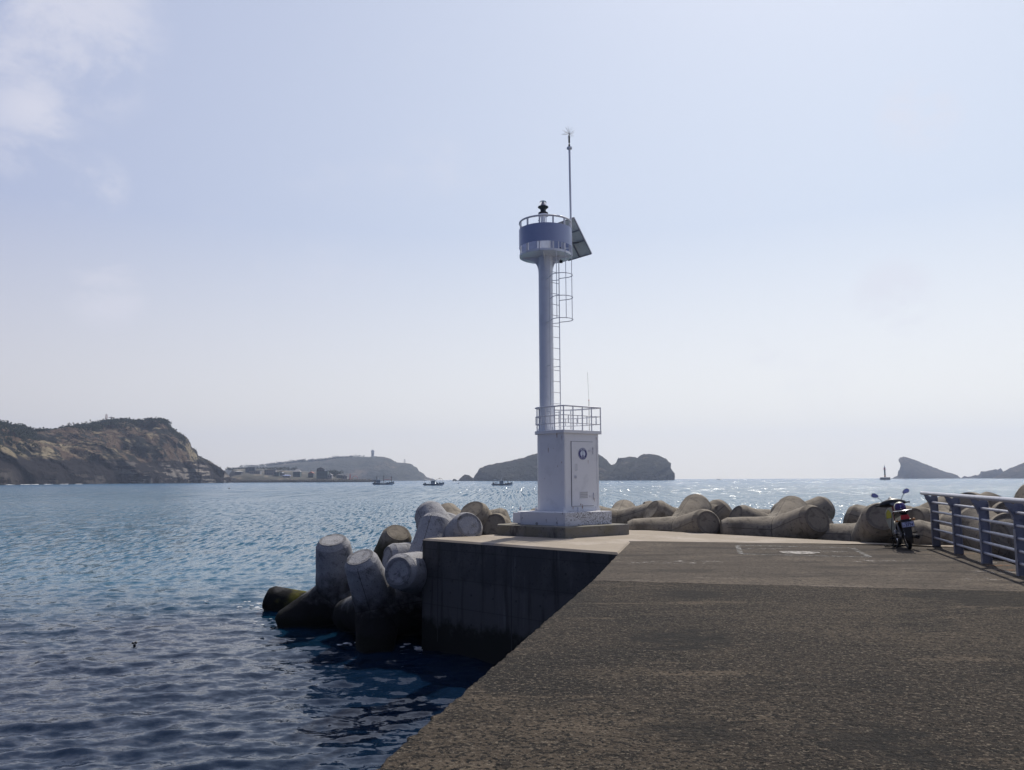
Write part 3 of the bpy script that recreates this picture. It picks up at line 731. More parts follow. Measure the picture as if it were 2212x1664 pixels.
# ladder
Ln = Vector((.62, -.785, 0)).normalized(); Lt = Vector((.785, .62, 0)).normalized(); LM = Vector((1.31, 23.88, 0))
a_, b_ = LM-Lt*.195, LM+Lt*.195
mb = MB()
for p in (a_, b_): mb.tube([p+bz*ZR0, p+bz*(GZ+.6)], .014, 8)
z_ = ZR0+.15
while z_ < GZ: mb.tube([a_+bz*z_, b_+bz*z_], .010, 6); z_ += .338
for z_ in (3.6, 5.0, 6.35, 7.7):
    for p in (a_, b_): mb.tube([p+bz*z_, p-Ln*.12+bz*(z_+.01), PC+(p-PC).normalized()*.2-Ln*0+bz*z_], .011, 6)
lp('ladder', mb, M['metal_w'])
mb = MB(); hc = LM+Ln*.34
def hoop(z): return [a_+bz*z]+[hc+(Lt*math.sin(R(q))+Ln*math.cos(R(q)))*.33+bz*z for q in range(-100, 101, 20)]+[b_+bz*z]
for z_ in (6.37, 7.05, 7.74): mb.tube(hoop(z_), .012, 6)
for q in (-70, -20, 25, 70):
    p = hc+(Lt*math.sin(R(q))+Ln*math.cos(R(q)))*.33; mb.tube([p+bz*6.37, p+bz*GZ], .010, 6)
lp('ladder_cage', mb, M['metal_w'])
# hatch flange + flood light below the gallery
mb = MB(); mb.box(PC+Vector((.48, .15, GZ-.10)), (.12, .10, .07)); mb.tube([PC+Vector((.48, .15, GZ-.08)), PC+Vector((.48, .15, GZ))], .012); lp('floodlight', mb, M['dark'])
# lightning mast
MP = P(1233.5, 480, 24.45); MPx = Vector((MP.x, MP.y, 0)); topz = P(1230, 319, 24.45).z
mb = MB(); mb.tube([MPx+bz*(GZ+.1), MPx+Vector((-.02, 0, topz-.06))], .033, 14); mb.lathe(MPx+Vector((-.02, 0, topz-.05)), [(.034, -.03), (.085, 0), (.09, .03), (.085, .055), (.03, .06)], seg=20)
for z_ in (GZ+.35, GZ+.95): mb.box(((MPx+PC).x*.5+.31, MPx.y-.05, z_), (.25, .03, .03))
mast = lp('lightning_mast', mb, M['white2'])
mb = MB(); tp = MPx+Vector((-.025, 0, topz)); mb.lathe(tp, [(.03, 0), (.03, .10), (.016, .11), (.016, .14), (.024, .16), (.024, .38), (.012, .40), (.010, .48)], seg=12)
for k in range(6): mb.lathe(tp+bz*(.17+k*.035), [(.026, 0), (.036, .006), (.026, .012)], seg=12)
o = mb.build('arrester', M['black']); o.parent = mast
mb = MB(); tip = tp+bz*.46
for k in range(40):
    th = random.uniform(0, 6.28); el = math.asin(random.uniform(-.35, 1)); d = Vector((math.cos(th)*math.cos(el), math.sin(th)*math.cos(el), math.sin(el)))
    mb.tube([tip, tip+d*random.uniform(.16, .27)], .0022, 4)
o = mb.build('arrester_spikes', M['dark']); o.parent = mast
# solar panel
TR = Vector((1.99, 24.52, 9.86)); e_ = Vector((-.65, .76, 0)).normalized(); dn = Vector((.76*.70, .65*.70, -.92)).normalized()
Wd, Hd = 1.05, 1.30; pn = e_.cross(dn).normalized(); pn = pn if pn.z > 0 else -pn
mb = MB().prism([TR, TR+e_*Wd, TR+e_*Wd+dn*Hd, TR+dn*Hd], pn*.02); sol = lp('solar_panel', mb, M['solar_back'])
o = MB().prism([TR+pn*.022+e_*.02+dn*.02, TR+pn*.022+e_*(Wd-.02)+dn*.02, TR+pn*.022+e_*(Wd-.02)+dn*(Hd-.02), TR+pn*.022+e_*.02+dn*(Hd-.02)], pn*.003).build('solar_cells', M['solar_front']); o.parent = sol
mb = MB()
c4 = [TR, TR+e_*Wd, TR+e_*Wd+dn*Hd, TR+dn*Hd]
def bar(a, b, w1=.03, h1=.04):
    d = (b-a); x, y, z = frame(d, pn); mbx = Matrix((x, y, z)).transposed(); mb.box((a+b)/2, (w1, h1, d.length), mbx)
for a, b_2 in zip(c4, c4[1:]+c4[:1]): bar(a-pn*.01, b_2-pn*.01)
for f_ in (.33, .62): bar(TR+dn*Hd*f_-pn*.03, TR+e_*Wd+dn*Hd*f_-pn*.03, .035, .03)
bar(TR+e_*Wd*.5-pn*.03, TR+e_*Wd*.5+dn*Hd-pn*.03)
o = mb.build('panel_frame', M['alu']); o.parent = sol
mb = MB(); mid = TR+e_*.25+dn*Hd*.62-pn*.05
mb.tube([mid, MPx+bz*9.0], .016, 8); lp('panel_brace', mb, M['dark']); mb = MB(); mb.tube([TR+e_*.7+dn*Hd*.62-pn*.05, PC+Vector((.5, .6, 8.95))], .016, 8); lp('panel_brace', mb, M['dark']); mb = MB(); mb.tube([TR+e_*.2+dn*.1-pn*.02, MPx+bz*9.7], .016, 8)
lp('panel_brace', mb, M['dark']); lp('cable_box', MB().box(TR+e_*.55+dn*.25-pn*.05, (.16, .12, .10)), M['dark'], bevel=.01)
# whip antenna
WA = P(1273, 930, 24.3); WA = Vector((WA.x, WA.y, 0))
mb = MB(); mb.tube([WA+bz*ZR0, WA+bz*4.0], .008, 6); mb.tube([WA+bz*4.0, WA+Vector((-.03, 0, 4.86))], .0035, 5); wa = lp('whip_antenna', mb, M['dark'])
o = MB().ball(WA+bz*4.0, .017, 8, 6).build('antenna_bead', M['red']); o.parent = wa
# anchor bolts on the foundation, junction box
for x, y in ((1123, 1103), (1157, 1103), (1187, 1104), (1217, 1106), (1288, 1103), (1250, 1105)):
    p = G(x, y, .67); d = (Vector((1.46, 23.6, .67))-p); p += d.normalized()*.02
    mb = MB(); mb.lathe(p+bz*.003, [(0, 0), (.045, 0), (.032, .06), (.022, .065), (.022, .115), (0, .115)], seg=8); lp('anchor_bolt', mb, M['metal_w'])
jb = f2+pv*1.52; nj = Vector((-.6, -.8, 0))
mb = MB().prism([jb+bz*.34+nj*.0, jb+pv*.26+bz*.34, jb+pv*.26+bz*.64, jb+bz*.64], nj*.04); lp('junction_box', mb, M['white'], bevel=.006)

# ------------------------------------------------------------------ railing
RA = empty('railing', post1); tag(RA, 'slate blue metal guard railing with pale horizontal bars along the right side of the pier', 'railing')
def rpart(name, mb, m, parent=None, bevel=0):
    o = mb.build(name, m, bevel=bevel); o.parent = parent or RA
    if parent is None: o.matrix_parent_inverse = Matrix.Translation(-post1)
    return o
NP = 7; SP = 1.98
for k in range(NP):
    b0 = post1+postdir*(SP*k)-cross*.08
    out = [(0, .0), (.16, 0), (.165, 1.20), (.06, 1.19), (.02, 1.155), (-.03, 1.185), (-.11, 1.21), (-.125, 1.19)]
    for i in range(1, 8): t_ = i/7; out.append((-.125*(1-t_)**1.8, 1.185-.27*t_**.8))
    poly = [b0+cross*c+bz*z for c, z in out]
    mb = MB().prism([p-postdir*.006 for p in poly], postdir*.012)
    for c0 in (.0, .155):  # flanges
        top_ = .75 if c0 == 0 else 1.14
        a = b0+cross*c0; mb.prism([a-postdir*.055, a+cross*.009-postdir*.055, a+cross*.009+postdir*.055, a+postdir*.055], bz*top_)
    for i in range(0, 6):   # curved flange
        p0 = poly[8+i]; p1 = poly[8+i+1] if 8+i+1 < len(poly) else poly[0]
        mb.prism([p0-postdir*.055, p0+postdir*.055, p1+postdir*.055, p1-postdir*.055], cross*-.007)
    post = rpart('post', mb, M['post'])
    mb = MB(); c_ = b0+cross*.08; Mx = Matrix((cross, postdir, bz)).transposed()
    mb.box(c_+bz*.01, (.25, .19, .02), Mx)
    for sx in (-1, 1): mb.box(c_+cross*sx*.10+bz*.05, (.035, .05, .09), Mx)
    o = mb.build('base_plate', M['post'], bevel=.003); o.parent = post; o.matrix_parent_inverse = Matrix.Translation(-post1)
    for z_ in (1.02, .81, .605, .40, .20):
        mb = MB(); mb.lathe(b0+cross*.05+postdir*.006+bz*z_, [(.028, 0), (.05, 0), (.05, .035), (.04, .04), (.028, .04)], axis=postdir, seg=20)
        o = mb.build('collar', M['post']); o.parent = post; o.matrix_parent_inverse = Matrix.Translation(-post1)
    mb = MB(); mb.lathe(b0-cross*.12+bz*1.235-postdir*.03, [(.04, 0), (.058, 0), (.058, .07), (.04, .07)], axis=postdir, seg=24)
    o = mb.build('rail_sleeve', M['post']); o.parent = post; o.matrix_parent_inverse = Matrix.Translation(-post1)
tr = post1-cross*.20+bz*1.235
mb = MB().tube([tr-postdir*.22, tr-postdir*.2, tr+postdir*(SP*(NP-1)+.5)], [.03, .041, .041], 18); rpart('top_rail', mb, M['rail'])
for z_ in (1.02, .81, .605, .40, .20):
    a = post1-cross*.03+bz*z_; rpart('bar', MB().tube([a, a+postdir*SP*(NP-1)], .025, 14), M['rail'])

# ------------------------------------------------------------------ motorcycle
MO = Vector((G(1965, 1187).x, G(1965, 1187).y, 0)); mo = empty('motorcycle', MO); tag(mo, 'small motorcycle seen from behind, parked by the railing, red tail light and white number plate', 'motorcycle')
hd = R(16); lean = R(9)
mo.rotation_euler = (Matrix.Rotation(math.pi/2-hd, 3, 'Z') @ Matrix.Rotation(-lean, 3, 'X')).to_euler()   # local x forward, y left
M['cream'] = mat('cream_plastic', (.55, .53, .40), .4); M['yellow'] = mat('yellow_plastic', (.50, .42, .03), .4)
M['crimson'] = mat('crimson_fairing', (.28, .015, .03), .3); M['purple'] = mat('purple_helmet_paint', (.045, .02, .14), .2)
M['amber'] = mat('amber_lens', (.5, .22, .06), .3); M['plate'] = mat('plate_enamel', (.55, .60, .80), .45); M['ink'] = mat('plate_ink', (.02, .02, .14), .5)
M['mirror'] = mat('mirror_glass', (.30, .34, .62), .12, .9); M['grey'] = mat('engine_alloy', (.22, .22, .23), .45, .8); M['seat'] = mat('seat_vinyl', (.02, .02, .022), .55, bump=(40, .3, .005))
M['dial'] = mat('dial_glass', (.16, .17, .20), .35)
def part(name, mb, m, par=mo, bevel=0, **k):
    o = mb.build(name, m, bevel=bevel, **k); o.parent = par; return o
WR = .285
def wheel(x):
    w_ = part('wheel', MB().lathe((x, -.055, WR), [(.0, 0), (.045, 0), (.045, .11), (0, .11)], axis=(0, 1, 0), seg=20), M['grey'])
    t_ = MB(); t_.tube([Vector((x+math.cos(a)*(WR-.04), 0, WR+math.sin(a)*(WR-.04))) for a in np.linspace(0, 2*math.pi, 41)[:-1]], .041, 12, closed=True)
    part('tyre', t_, M['rubber'], w_)
    r_ = MB(); r_.tube([Vector((x+math.cos(a)*(WR-.08), 0, WR+math.sin(a)*(WR-.08))) for a in np.linspace(0, 2*math.pi, 41)[:-1]], .018, 8, closed=True)
    for k in range(24):
        a = k*math.pi/12; r_.tube([(x+.03*math.cos(a+.5), (-.04 if k % 2 else .04), WR+.03*math.sin(a+.5)), (x+math.cos(a)*(WR-.085), 0, WR+math.sin(a)*(WR-.085))], .0025, 4)
    part('rim', r_, M['steel'], w_)
wheel(0); wheel(1.21)
mb = MB(); pts = [(math.cos(a)*(WR+.035), math.sin(a)*(WR+.035)+WR) for a in np.linspace(R(18), R(205), 16)]
def fender(pts, wd, x0, th=.008):
    mb = MB(); n = len(pts); vs = []
    for px, pz in pts:
        for q in (-1, -.6, 0, .6, 1):
            dx, dz = (px), (pz-WR); L_ = math.hypot(dx, dz); k = -.03*abs(q)**3
            vs.append((x0+px+dx/L_*k, q*wd, pz+dz/L_*k))
    for i in range(n-1):
        for j in range(4): mb.add([], []); 
    mb.add(vs, [(i*5+j, i*5+j+1, (i+1)*5+j+1, (i+1)*5+j) for i in range(n-1) for j in range(4)], True); return mb
part('rear_fender', fender(pts, .075, 0), M['black'])
part('mud_flap', MB().prism([(-.335, -.085, .62), (-.335, .085, .62), (-.355, .07, .30), (-.355, -.07, .30)], (.012, 0, 0)), M['black'])
pts = [(math.cos(a)*(WR+.035), math.sin(a)*(WR+.035)+WR) for a in np.linspace(R(10), R(170), 14)]
part('front_fender', fender(pts, .065, 1.21), M['cream'])
# tail: side covers, light, plate
tail = MB(); secs = [(-.34, .075, .70, .80), (-.2, .105, .66, .83), (.05, .125, .60, .83), (.35, .13, .50, .76), (.55, .09, .42, .60)]
vs = []
for x, hw, z0, z1 in secs: vs += [(x, -hw, z0), (x, -hw*.8, z1), (x, hw*.8, z1), (x, hw, z0)]
fs = [(i*4+j, i*4+(j+1) % 4, i*4+4+(j+1) % 4, i*4+4+j) for i in range(4) for j in range(4)]+[(0, 1, 2, 3), (16, 17, 18, 19)]
tail.add(vs, fs, True); part('side_cover', tail, M['black'])
mb = MB()
for sy in (-1, 1): mb.prism([(-.33, sy*.082, .72), (.1, sy*.128, .60), (.34, sy*.134, .56), (.1, sy*.126, .70), (-.33, sy*.078, .78)], (0, sy*.006, 0)); mb.prism([(-.30, sy*.085, .69), (.0, sy*.130, .60), (.05, sy*.130, .63), (-.3, sy*.083, .715)], (0, sy*.005, 0))
part('side_stripe', mb, M['cream'])
part('tail_light', MB().prism([(-.375, -.095, .69), (-.375, .095, .69), (-.355, .078, .79), (-.355, -.078, .79)], (.06, 0, 0)), M['red'], bevel=.008)
part('tail_housing', MB().box((-.325, 0, .65), (.13, .21, .09)).box((-.34, 0, .575), (.08, .20, .14)), M['black'], bevel=.01)
pc = Vector((-.395, -.02, .58)); prt = Matrix.Rotation(R(-12), 3, 'Y')
pm = Matrix(((0, .2, -1), (-1, 0, 0), (0, 1, .2)))      # plate x -> -y (right), plate y -> up
mb = MB(); mb.prism([pc+Vector((0, sy, sz)) for sy, sz in ((-.125, -.058), (.125, -.058), (.125, .058), (-.125, .058))], (.004, 0, 0)); plate = part('number_plate', mb, M['plate'], bevel=.0)
def prect(y0, y1, z0, z1): return [pc+Vector((-.0015, y, z)) for y, z in ((y0, z0), (y1, z0), (y1, z1), (y0, z1))]
mb = MB()
for a in ((-.120, .120, .050, .054), (-.120, .120, -.054, -.050), (-.120, -.116, -.054, .054), (.116, .120, -.054, .054)): mb.prism(prect(*a), (-.001, 0, 0))
part('plate_border', mb, M['ink'], plate)
mb = MB()
for txt, size, x, z, bold in (('3774', .078, .022, -.015, .0022), ('마', .042, -.088, -.024, .0005), ('전북 부안', .030, -.005, .034, .0006)):
    me = text_mesh(txt, size, bold=bold); Mt = Matrix.Translation(pc+Vector((-.0035, -x, z))) @ Matrix(((0, 0, -1, 0), (-1, 0, 0, 0), (0, 1, 0, 0), (0, 0, 0, 1)))
    merge_text(mb, me, Mt); bpy.data.meshes.remove(me)
part('plate_lettering', mb, M['ink'], plate, weld=False)
for sy in (-1, 1):
    mb = MB(); mb.tube([(-.30, sy*.08, .67), (-.31, sy*.15, .67)], .009, 6); mb.ball((-.315, sy*.175, .67), (.025, .032, .026), 12, 8); part('turn_signal', mb, M['amber'])
# seat, rack
mb = MB(); secs = [(-.30, .10, .83, .87), (-.1, .125, .83, .88), (.1, .13, .80, .86), (.3, .12, .75, .81), (.48, .08, .68, .74)]; vs = []
for x, hw, z0, z1 in secs: vs += [(x, -hw, z0), (x, -hw, z0*.3+z1*.7), (x, -hw*.7, z1), (x, hw*.7, z1), (x, hw, z0*.3+z1*.7), (x, hw, z0)]
mb.add(vs, [(i*6+j, i*6+(j+1) % 6, i*6+6+(j+1) % 6, i*6+6+j) for i in range(4) for j in range(6)]+[tuple(range(6)), tuple(range(24, 30))], True); part('seat', mb, M['seat'])
mb = MB(); mb.tube([(-.05, .16, .875), (-.30, .175, .885), (-.42, .14, .885), (-.45, 0, .885), (-.42, -.14, .885), (-.30, -.175, .885), (-.05, -.16, .875)], .013, 8)
for y in (-.08, 0, .08): mb.tube([(-.05, y, .88), (-.44, y, .885)], .008, 6)
mb.tube([(-.05, .16, .875), (-.05, -.16, .875)], .009, 6); mb.tube([(-.25, .16, .88), (-.25, -.16, .88)], .009, 6); part('luggage_rack', mb, M['steel'])
# frame, engine, exhaust, swing arm, shocks
part('swing_arm', MB().box((.20, .085, .30), (.48, .03, .045)).box((.20, -.085, .30), (.48, .03, .045)), M['dark'])
for sy in (-1, 1):
    mb = MB(); mb.tube([(.02, sy*.105, .31), (.10, sy*.115, .66)], .016, 8); mb.tube([(.05, sy*.108, .42), (.09, sy*.113, .62)], .028, 12); part('shock_absorber', mb, M['grey'])
mb = MB(); mb.box((.55, 0, .32), (.30, .20, .20)); mb.lathe((.66, 0, .36), [(.07, 0)]+[(q, h) for h in np.linspace(.02, .2, 10) for q in (.085, .065)]+[(0, .2)], axis=(1, 0, .25), seg=16)
mb.lathe((.50, .10, .33), [(.10, 0), (.10, .04), (.08, .06), (0, .06)], axis=(0, 1, 0), seg=20); mb.lathe((.50, -.10, .33), [(.10, 0), (.10, .05), (0, .055)], axis=(0, -1, 0), seg=20); part('engine', mb, M['grey'], bevel=0)
part('chain_case', MB().box((.22, .10, .33), (.42, .03, .10)), M['grey'], bevel=.01)
mb = MB(); mb.tube([(.75, -.05, .30), (.62, -.14, .22), (.35, -.16, .24), (.15, -.165, .27)], .018, 8); mb.lathe((.15, -.165, .265), [(.02, -.02), (.042, .03), (.048, .2), (.05, .50), (.03, .52), (.03, .48), (0, .48)], axis=(-1, 0, .05), seg=20); part('exhaust', mb, M['dark'])
mb = MB(); mb.tube([(.95, 0, .95), (.80, 0, .60), (.55, 0, .48), (.20, 0, .62), (-.25, 0, .68)], .03, 10); part('frame', mb, M['dark'])
for sy in (-1, 1):
    mb = MB(); mb.tube([(.42, sy*.10, .26), (.42, sy*.29, .25)], .010, 6); mb.tube([(.42, sy*.20, .25), (.42, sy*.30, .25)], .020, 10); part('foot_peg', mb, M['rubber'])
    mb = MB(); mb.tube([(.20, sy*.10, .33), (.12, sy*.23, .35)], .009, 6); mb.tube([(.12, sy*.17, .345), (.11, sy*.26, .355)], .016, 8); part('passenger_peg', mb, M['rubber'])
mb = MB(); mb.tube([(.38, .08, .22), (.30, .28, -.015+.28*math.tan(lean)*-1+.0)], .013, 8); mb.box((.30, .285, -.04), (.07, .05, .012)); part('side_stand', mb, M['dark'])
# leg shield, fork, bars
ls = MB()
for sy in (-1, 1):
    o_ = [(.86, .03, .93), (.80, .14, .92), (.74, .22, .82), (.70, .245, .68), (.68, .22, .50), (.66, .17, .34), (.70, .10, .30), (.80, .07, .55)]
    ls.prism([(x, sy*y, z) for x, y, z in o_], (.012, 0, 0))
shield = part('leg_shield', ls, M['cream'])
mb = MB(); o_ = [(.795, .14, .895), (.735, .205, .81), (.69, .228, .69), (.70, .12, .69), (.76, .09, .80)]; mb.prism([(x-.012, y, z) for x, y, z in o_], (.004, 0, 0)); part('shield_panel', mb, M['yellow'], shield)
mb = MB()
for sy in (-1, 1): mb.tube([(.96, sy*.075, .80), (1.21, sy*.075, WR)], .022, 10)
part('fork', mb, M['steel'])
part('front_body', MB().prism([(.88, -.03, .95), (.80, -.10, .60), (1.02, -.09, .60), (1.03, -.06, .92)], (0, .06, 0)).prism([(.88, .03, .95), (.80, .10, .60), (1.02, .09, .60), (1.03, .06, .92)], (0, -.06, 0)).box((.94, 0, .78), (.14, .10, .34)), M['crimson'], bevel=.01)
mb = MB(); n_ = 13; vs = []
for i in range(n_):
    y = (i/(n_-1)*2-1)*.29; q = 1-abs(y/.29)**2.4; h = .035+.062*q; dz = -.03*abs(y/.29); dpt = .05+.07*q
    for k in range(10):
        a = 2*math.pi*k/10; vs.append((.90+dpt*math.cos(a)*.9, y, 1.03+dz+h*math.sin(a)))
mb.add(vs, [(i*10+k, i*10+(k+1) % 10, i*10+10+(k+1) % 10, i*10+10+k) for i in range(n_-1) for k in range(10)]+[tuple(range(10)), tuple(range((n_-1)*10, n_*10))], True); hb = part('handlebar_cover', mb, M['black'])
mb = MB().lathe((.845, .01, 1.062), [(0, .012), (.06, .012), (.075, 0)], axis=(-.75, 0, .66), seg=24, sq=(1, 1.75)); part('instrument_dial', mb, M['dial'], hb)
for sy in (-1, 1):
    part('grip', MB().tube([(.86, sy*.24, 1.0), (.83, sy*.36, .99)], .017, 10).lathe((.83, sy*.36, .99), [(.017, 0), (.021, .005), (.021, .015), (0, .016)], axis=(-.2, sy, 0), seg=10), M['rubber'], hb)
    part('brake_lever', MB().tube([(.92, sy*.22, .99), (.915, sy*.29, .975), (.90, sy*.37, .98)], .005, 6), M['steel'], hb)
    s_ = part('mirror', MB().tube([(.87, sy*.20, 1.05), (.86, sy*.24, 1.13), (.85, sy*.30, 1.20)], .006, 8), M['black'], hb)
    mr = Matrix.Rotation(R(24*sy), 3, 'X')
    c_ = Vector((.845, sy*.345, 1.245)); pts = []
    for k in range(24):
        a = 2*math.pi*k/24; y = .082*math.cos(a)*sy; z = .052*math.sin(a)*(1+.22*math.cos(a)); pts.append(c_+mr @ Vector((0, y, z)))
    part('mirror_shell', MB().prism(pts, (.025, 0, 0)), M['black'], s_, bevel=.004)
    part('mirror_glass', MB().prism([c_+(p-c_)*.92-Vector((.003, 0, 0)) for p in pts], (.003, 0, 0)), M['mirror'], s_)
part('headlight', MB().lathe((.97, 0, 1.0), [(.06, 0), (.065, .03), (.04, .06), (0, .065)], axis=(1, 0, -.1), seg=20), M['dial'], hb)
# helmet resting on the seat
mw = Matrix.Translation(MO) @ mo.rotation_euler.to_matrix().to_4x4()
hc_ = mw @ Vector((.02, .0, .935))
helm = empty('helmet', hc_); helm.rotation_euler = mo.rotation_euler; tag(helm, 'open-face helmet, cream shell with dark purple front, sitting on the motorcycle seat behind the rack', 'helmet')
mb = MB(); nth, nph = 20, 12; vs = []
for i in range(nph+1):
    t_ = math.pi*.62*i/nph
    for k in range(nth): a = 2*math.pi*k/nth; vs.append((.14*math.sin(t_)*math.cos(a), .128*math.sin(t_)*math.sin(a), .135*math.cos(t_)))
mb.add(vs, [(i*nth+k, (i+1)*nth+k, (i+1)*nth+(k+1) % nth, i*nth+(k+1) % nth) for i in range(nph) for k in range(nth)], True)
part('shell', mb, M['cream'], helm)
vs = []; mb = MB()
for i in range(7):
    t_ = R(38)+R(68)*i/6
    for k in range(11): a = R(180-62)+R(124)*k/10; vs.append((.146*math.sin(t_)*math.cos(a), .134*math.sin(t_)*math.sin(a), .14*math.cos(t_)))
mb.add(vs, [(i*11+k, i*11+11+k, i*11+12+k, i*11+k+1) for i in range(6) for k in range(10)], True); part('visor_panel', mb, M['purple'], helm)
me = text_mesh('P', .075, bold=.002); mb = MB(); merge_text(mb, me, Matrix.Translation((-.1475, 0, .035)) @ Matrix(((0, .25, -1, 0), (-1, 0, 0, 0), (0, 1, .25, 0), (0, 0, 0, 1)))); part('helmet_mark', mb, M['mirror'], helm, weld=False)
# cord hanging from the rack down to a coil on the ground
a = mw @ Vector((-.22, .17, .88)); g = G(1931, 1183); gl = Vector((g.x, g.y, .012))
mb = MB(); pts = [a, a.lerp(gl, .02)+Vector((-.05, 0, -.03)), a.lerp(gl, .5)+Vector((-.06, 0, 0)), a.lerp(gl, .9)+Vector((-.01, 0, 0)), gl]
for k in range(46):
    an = k*.62; r_ = .07+.05*math.sin(k*.9)+.03*random.random(); pts.append(gl+Vector((math.cos(an)*r_*1.9, math.sin(an)*r_, .012+.012*(k % 4))))
mb.tube(pts, .0085, 6); tag(mb.build('rope', M['rubber']), 'thin black rope hanging from the motorcycle rack to a coil on the ground', 'rope')

# ------------------------------------------------------------------ land far off
def fr(x, y, z, sc_, o=4): return noise.fractal(Vector((x*sc_, y*sc_, z*sc_)), 1.0, 2.0, o)
def land_extra(rock_top, tan=(.17, .135, .085), rockc=(.022, .019, .022), strata=(.34, .30, .26)):
    def fn(t, v, col):
        geo = t.nodes.new('ShaderNodeNewGeometry'); sp = t.nodes.new('ShaderNodeSeparateXYZ'); t.links.new(geo.outputs['Position'], sp.inputs[0])
        pz = geo.outputs['Position']
        zz = fmath(t, 'SUBTRACT', sp.outputs['Z'], fmath(t, 'MULTIPLY', tnoise(t, pz, .012, 5, .6), 34))
        rk = ramp(t, zz, rock_top-17+4, rock_top-17-3)
        wv = tnoise(t, vmath(t, 'MULTIPLY', pz, (.02, .02, .16)), 1.0, 5, .6)
        wv2 = tnoise(t, pz, .018, 3, .5)
        rc = mix(t, fmath(t, 'MULTIPLY', ramp(t, wv, .50, .56), ramp(t, wv2, .42, .52)), rockc, strata)
        rc = mix(t, ramp(t, sp.outputs['X'], -640, -540), rockc, rc)
        return mix(t, rk, col, rc)
    return fn
M['headland'] = mat('dry_grass_and_scrub', (.145, .10, .07), 1, spec=.1, coord='world', layers=[
    (.009, (.36, .30, .19), .50, .60), (.016, (.022, .024, .022), .49, .57), (.03, (.33, .27, .17), .57, .63, None, .8), (.05, (.020, .022, .02), .52, .58), (.09, (.26, .21, .14), .58, .66, None, .7), (.22, (.04, .042, .03), .56, .66)],
    extra=land_extra(33), bump=(.12, 1.0, 14))
M['farhill'] = mat('far_hill', (.06, .062, .05), 1, spec=.1, coord='world', layers=[(.006, (.16, .125, .095), .56, .66), (.02, (.035, .042, .035), .5, .62)], bump=(.02, 1.0, 20))
M['isle'] = mat('dark_island_rock', (.032, .034, .028), 1, spec=.1, coord='world', layers=[(.012, (.10, .085, .06), .56, .68), (.05, (.018, .02, .018), .5, .64), (.03, (.15, .12, .09), .60, .68, None, .7)], bump=(.05, 1.0, 24))
M['isle2'] = mat('brown_island_rock', (.05, .043, .036), 1, spec=.1, coord='world', layers=[(.01, (.12, .09, .065), .52, .66), (.05, (.03, .028, .026), .5, .64)], bump=(.04, 1.0, 14))
def interp(xs, ys, x): return float(np.interp(x, xs, ys))
# left headland
prof = [(-420, 860), (-250, 880), (-120, 895), (-60, 905), (0, 918), (45, 926), (71, 937), (119, 932), (147, 926), (195, 918), (229, 914), (259, 912), (316, 911), (339, 912), (358, 917), (376, 931), (390, 938), (403.7, 946), (411.7, 957.7), (413.5, 965.7), (424, 971.5), (428, 983), (447, 992), (470, 1005.8), (486, 1017), (495.4, 1026.5), (501, 1039)]
px = [p[0] for p in prof]; py = [p[1] for p in prof]
nu, nv = 420, 150; Vv = np.zeros((nu, nv, 3)); 
xs_u = np.concatenate([np.linspace(-420, 330, 270), np.linspace(333, 501.5, 150)])
def hl_depth(x): return float(np.interp(x, [-420, 0, 103, 344, 502], [820, 950, 1060, 1300, 1500]))
def hl_ridge(x):
    dr = hl_depth(x)+float(np.interp(x, [-420, 300, 430, 502], [330, 250, 90, 8])); return P(x, interp(px, py, x), dr)
for i, x in enumerate(xs_u):
    d0 = hl_depth(x); r_ = hl_ridge(x); s0 = P(x, 1000, d0); s0 = Vector((s0.x, s0.y, SEA)); H_ = max(r_.z-SEA, .5)
    gul = noise.fractal(Vector((x*.035, 3.1, 0)), 1, 2, 4)
    cliff = min(1, .20+.07*gul)*H_*.9 if x < 430 else H_*.3
    for j in range(nv):
        t_ = j/(nv-1)*1.6
        if t_ <= 1:
            q = max(0, t_-.03)/.97
            hz_ = cliff*min(1, t_/.03)**.6 + (H_-cliff)*(math.sin(q*math.pi/2)**1.05 if True else q)
            env = math.sin(min(1, t_*1.0)*math.pi)*.8+.15
        else: hz_ = H_*(1-(t_-1)*.75); env = .1
        p = s0.lerp(Vector((r_.x, r_.y, SEA)), t_)
        n1_ = fr(p.x, p.y, 0, .012); n2_ = fr(p.x, p.y, 0, .05, 3)
        inset = noise.fractal(Vector((p.x*.02, p.y*.02, hz_*.01)), 1, 2, 3)*26*(1 if t_ < .9 else .2)*(0 if x > 485 else 1)
        dirp = (s0-EYE); dirp.z = 0; dirp.normalize()
        z = SEA-1.0+hz_+env*(n1_*H_*.13+n2_*H_*.05)*(1 if .05 < t_ else 0)
        p = p+dirp*inset; Vv[i, j] = (p.x, p.y, max(z, SEA-2) if j else SEA-3)
tag(link('headland', grid_mesh('headland', Vv, nu, nv), M['headland']), kind='structure')
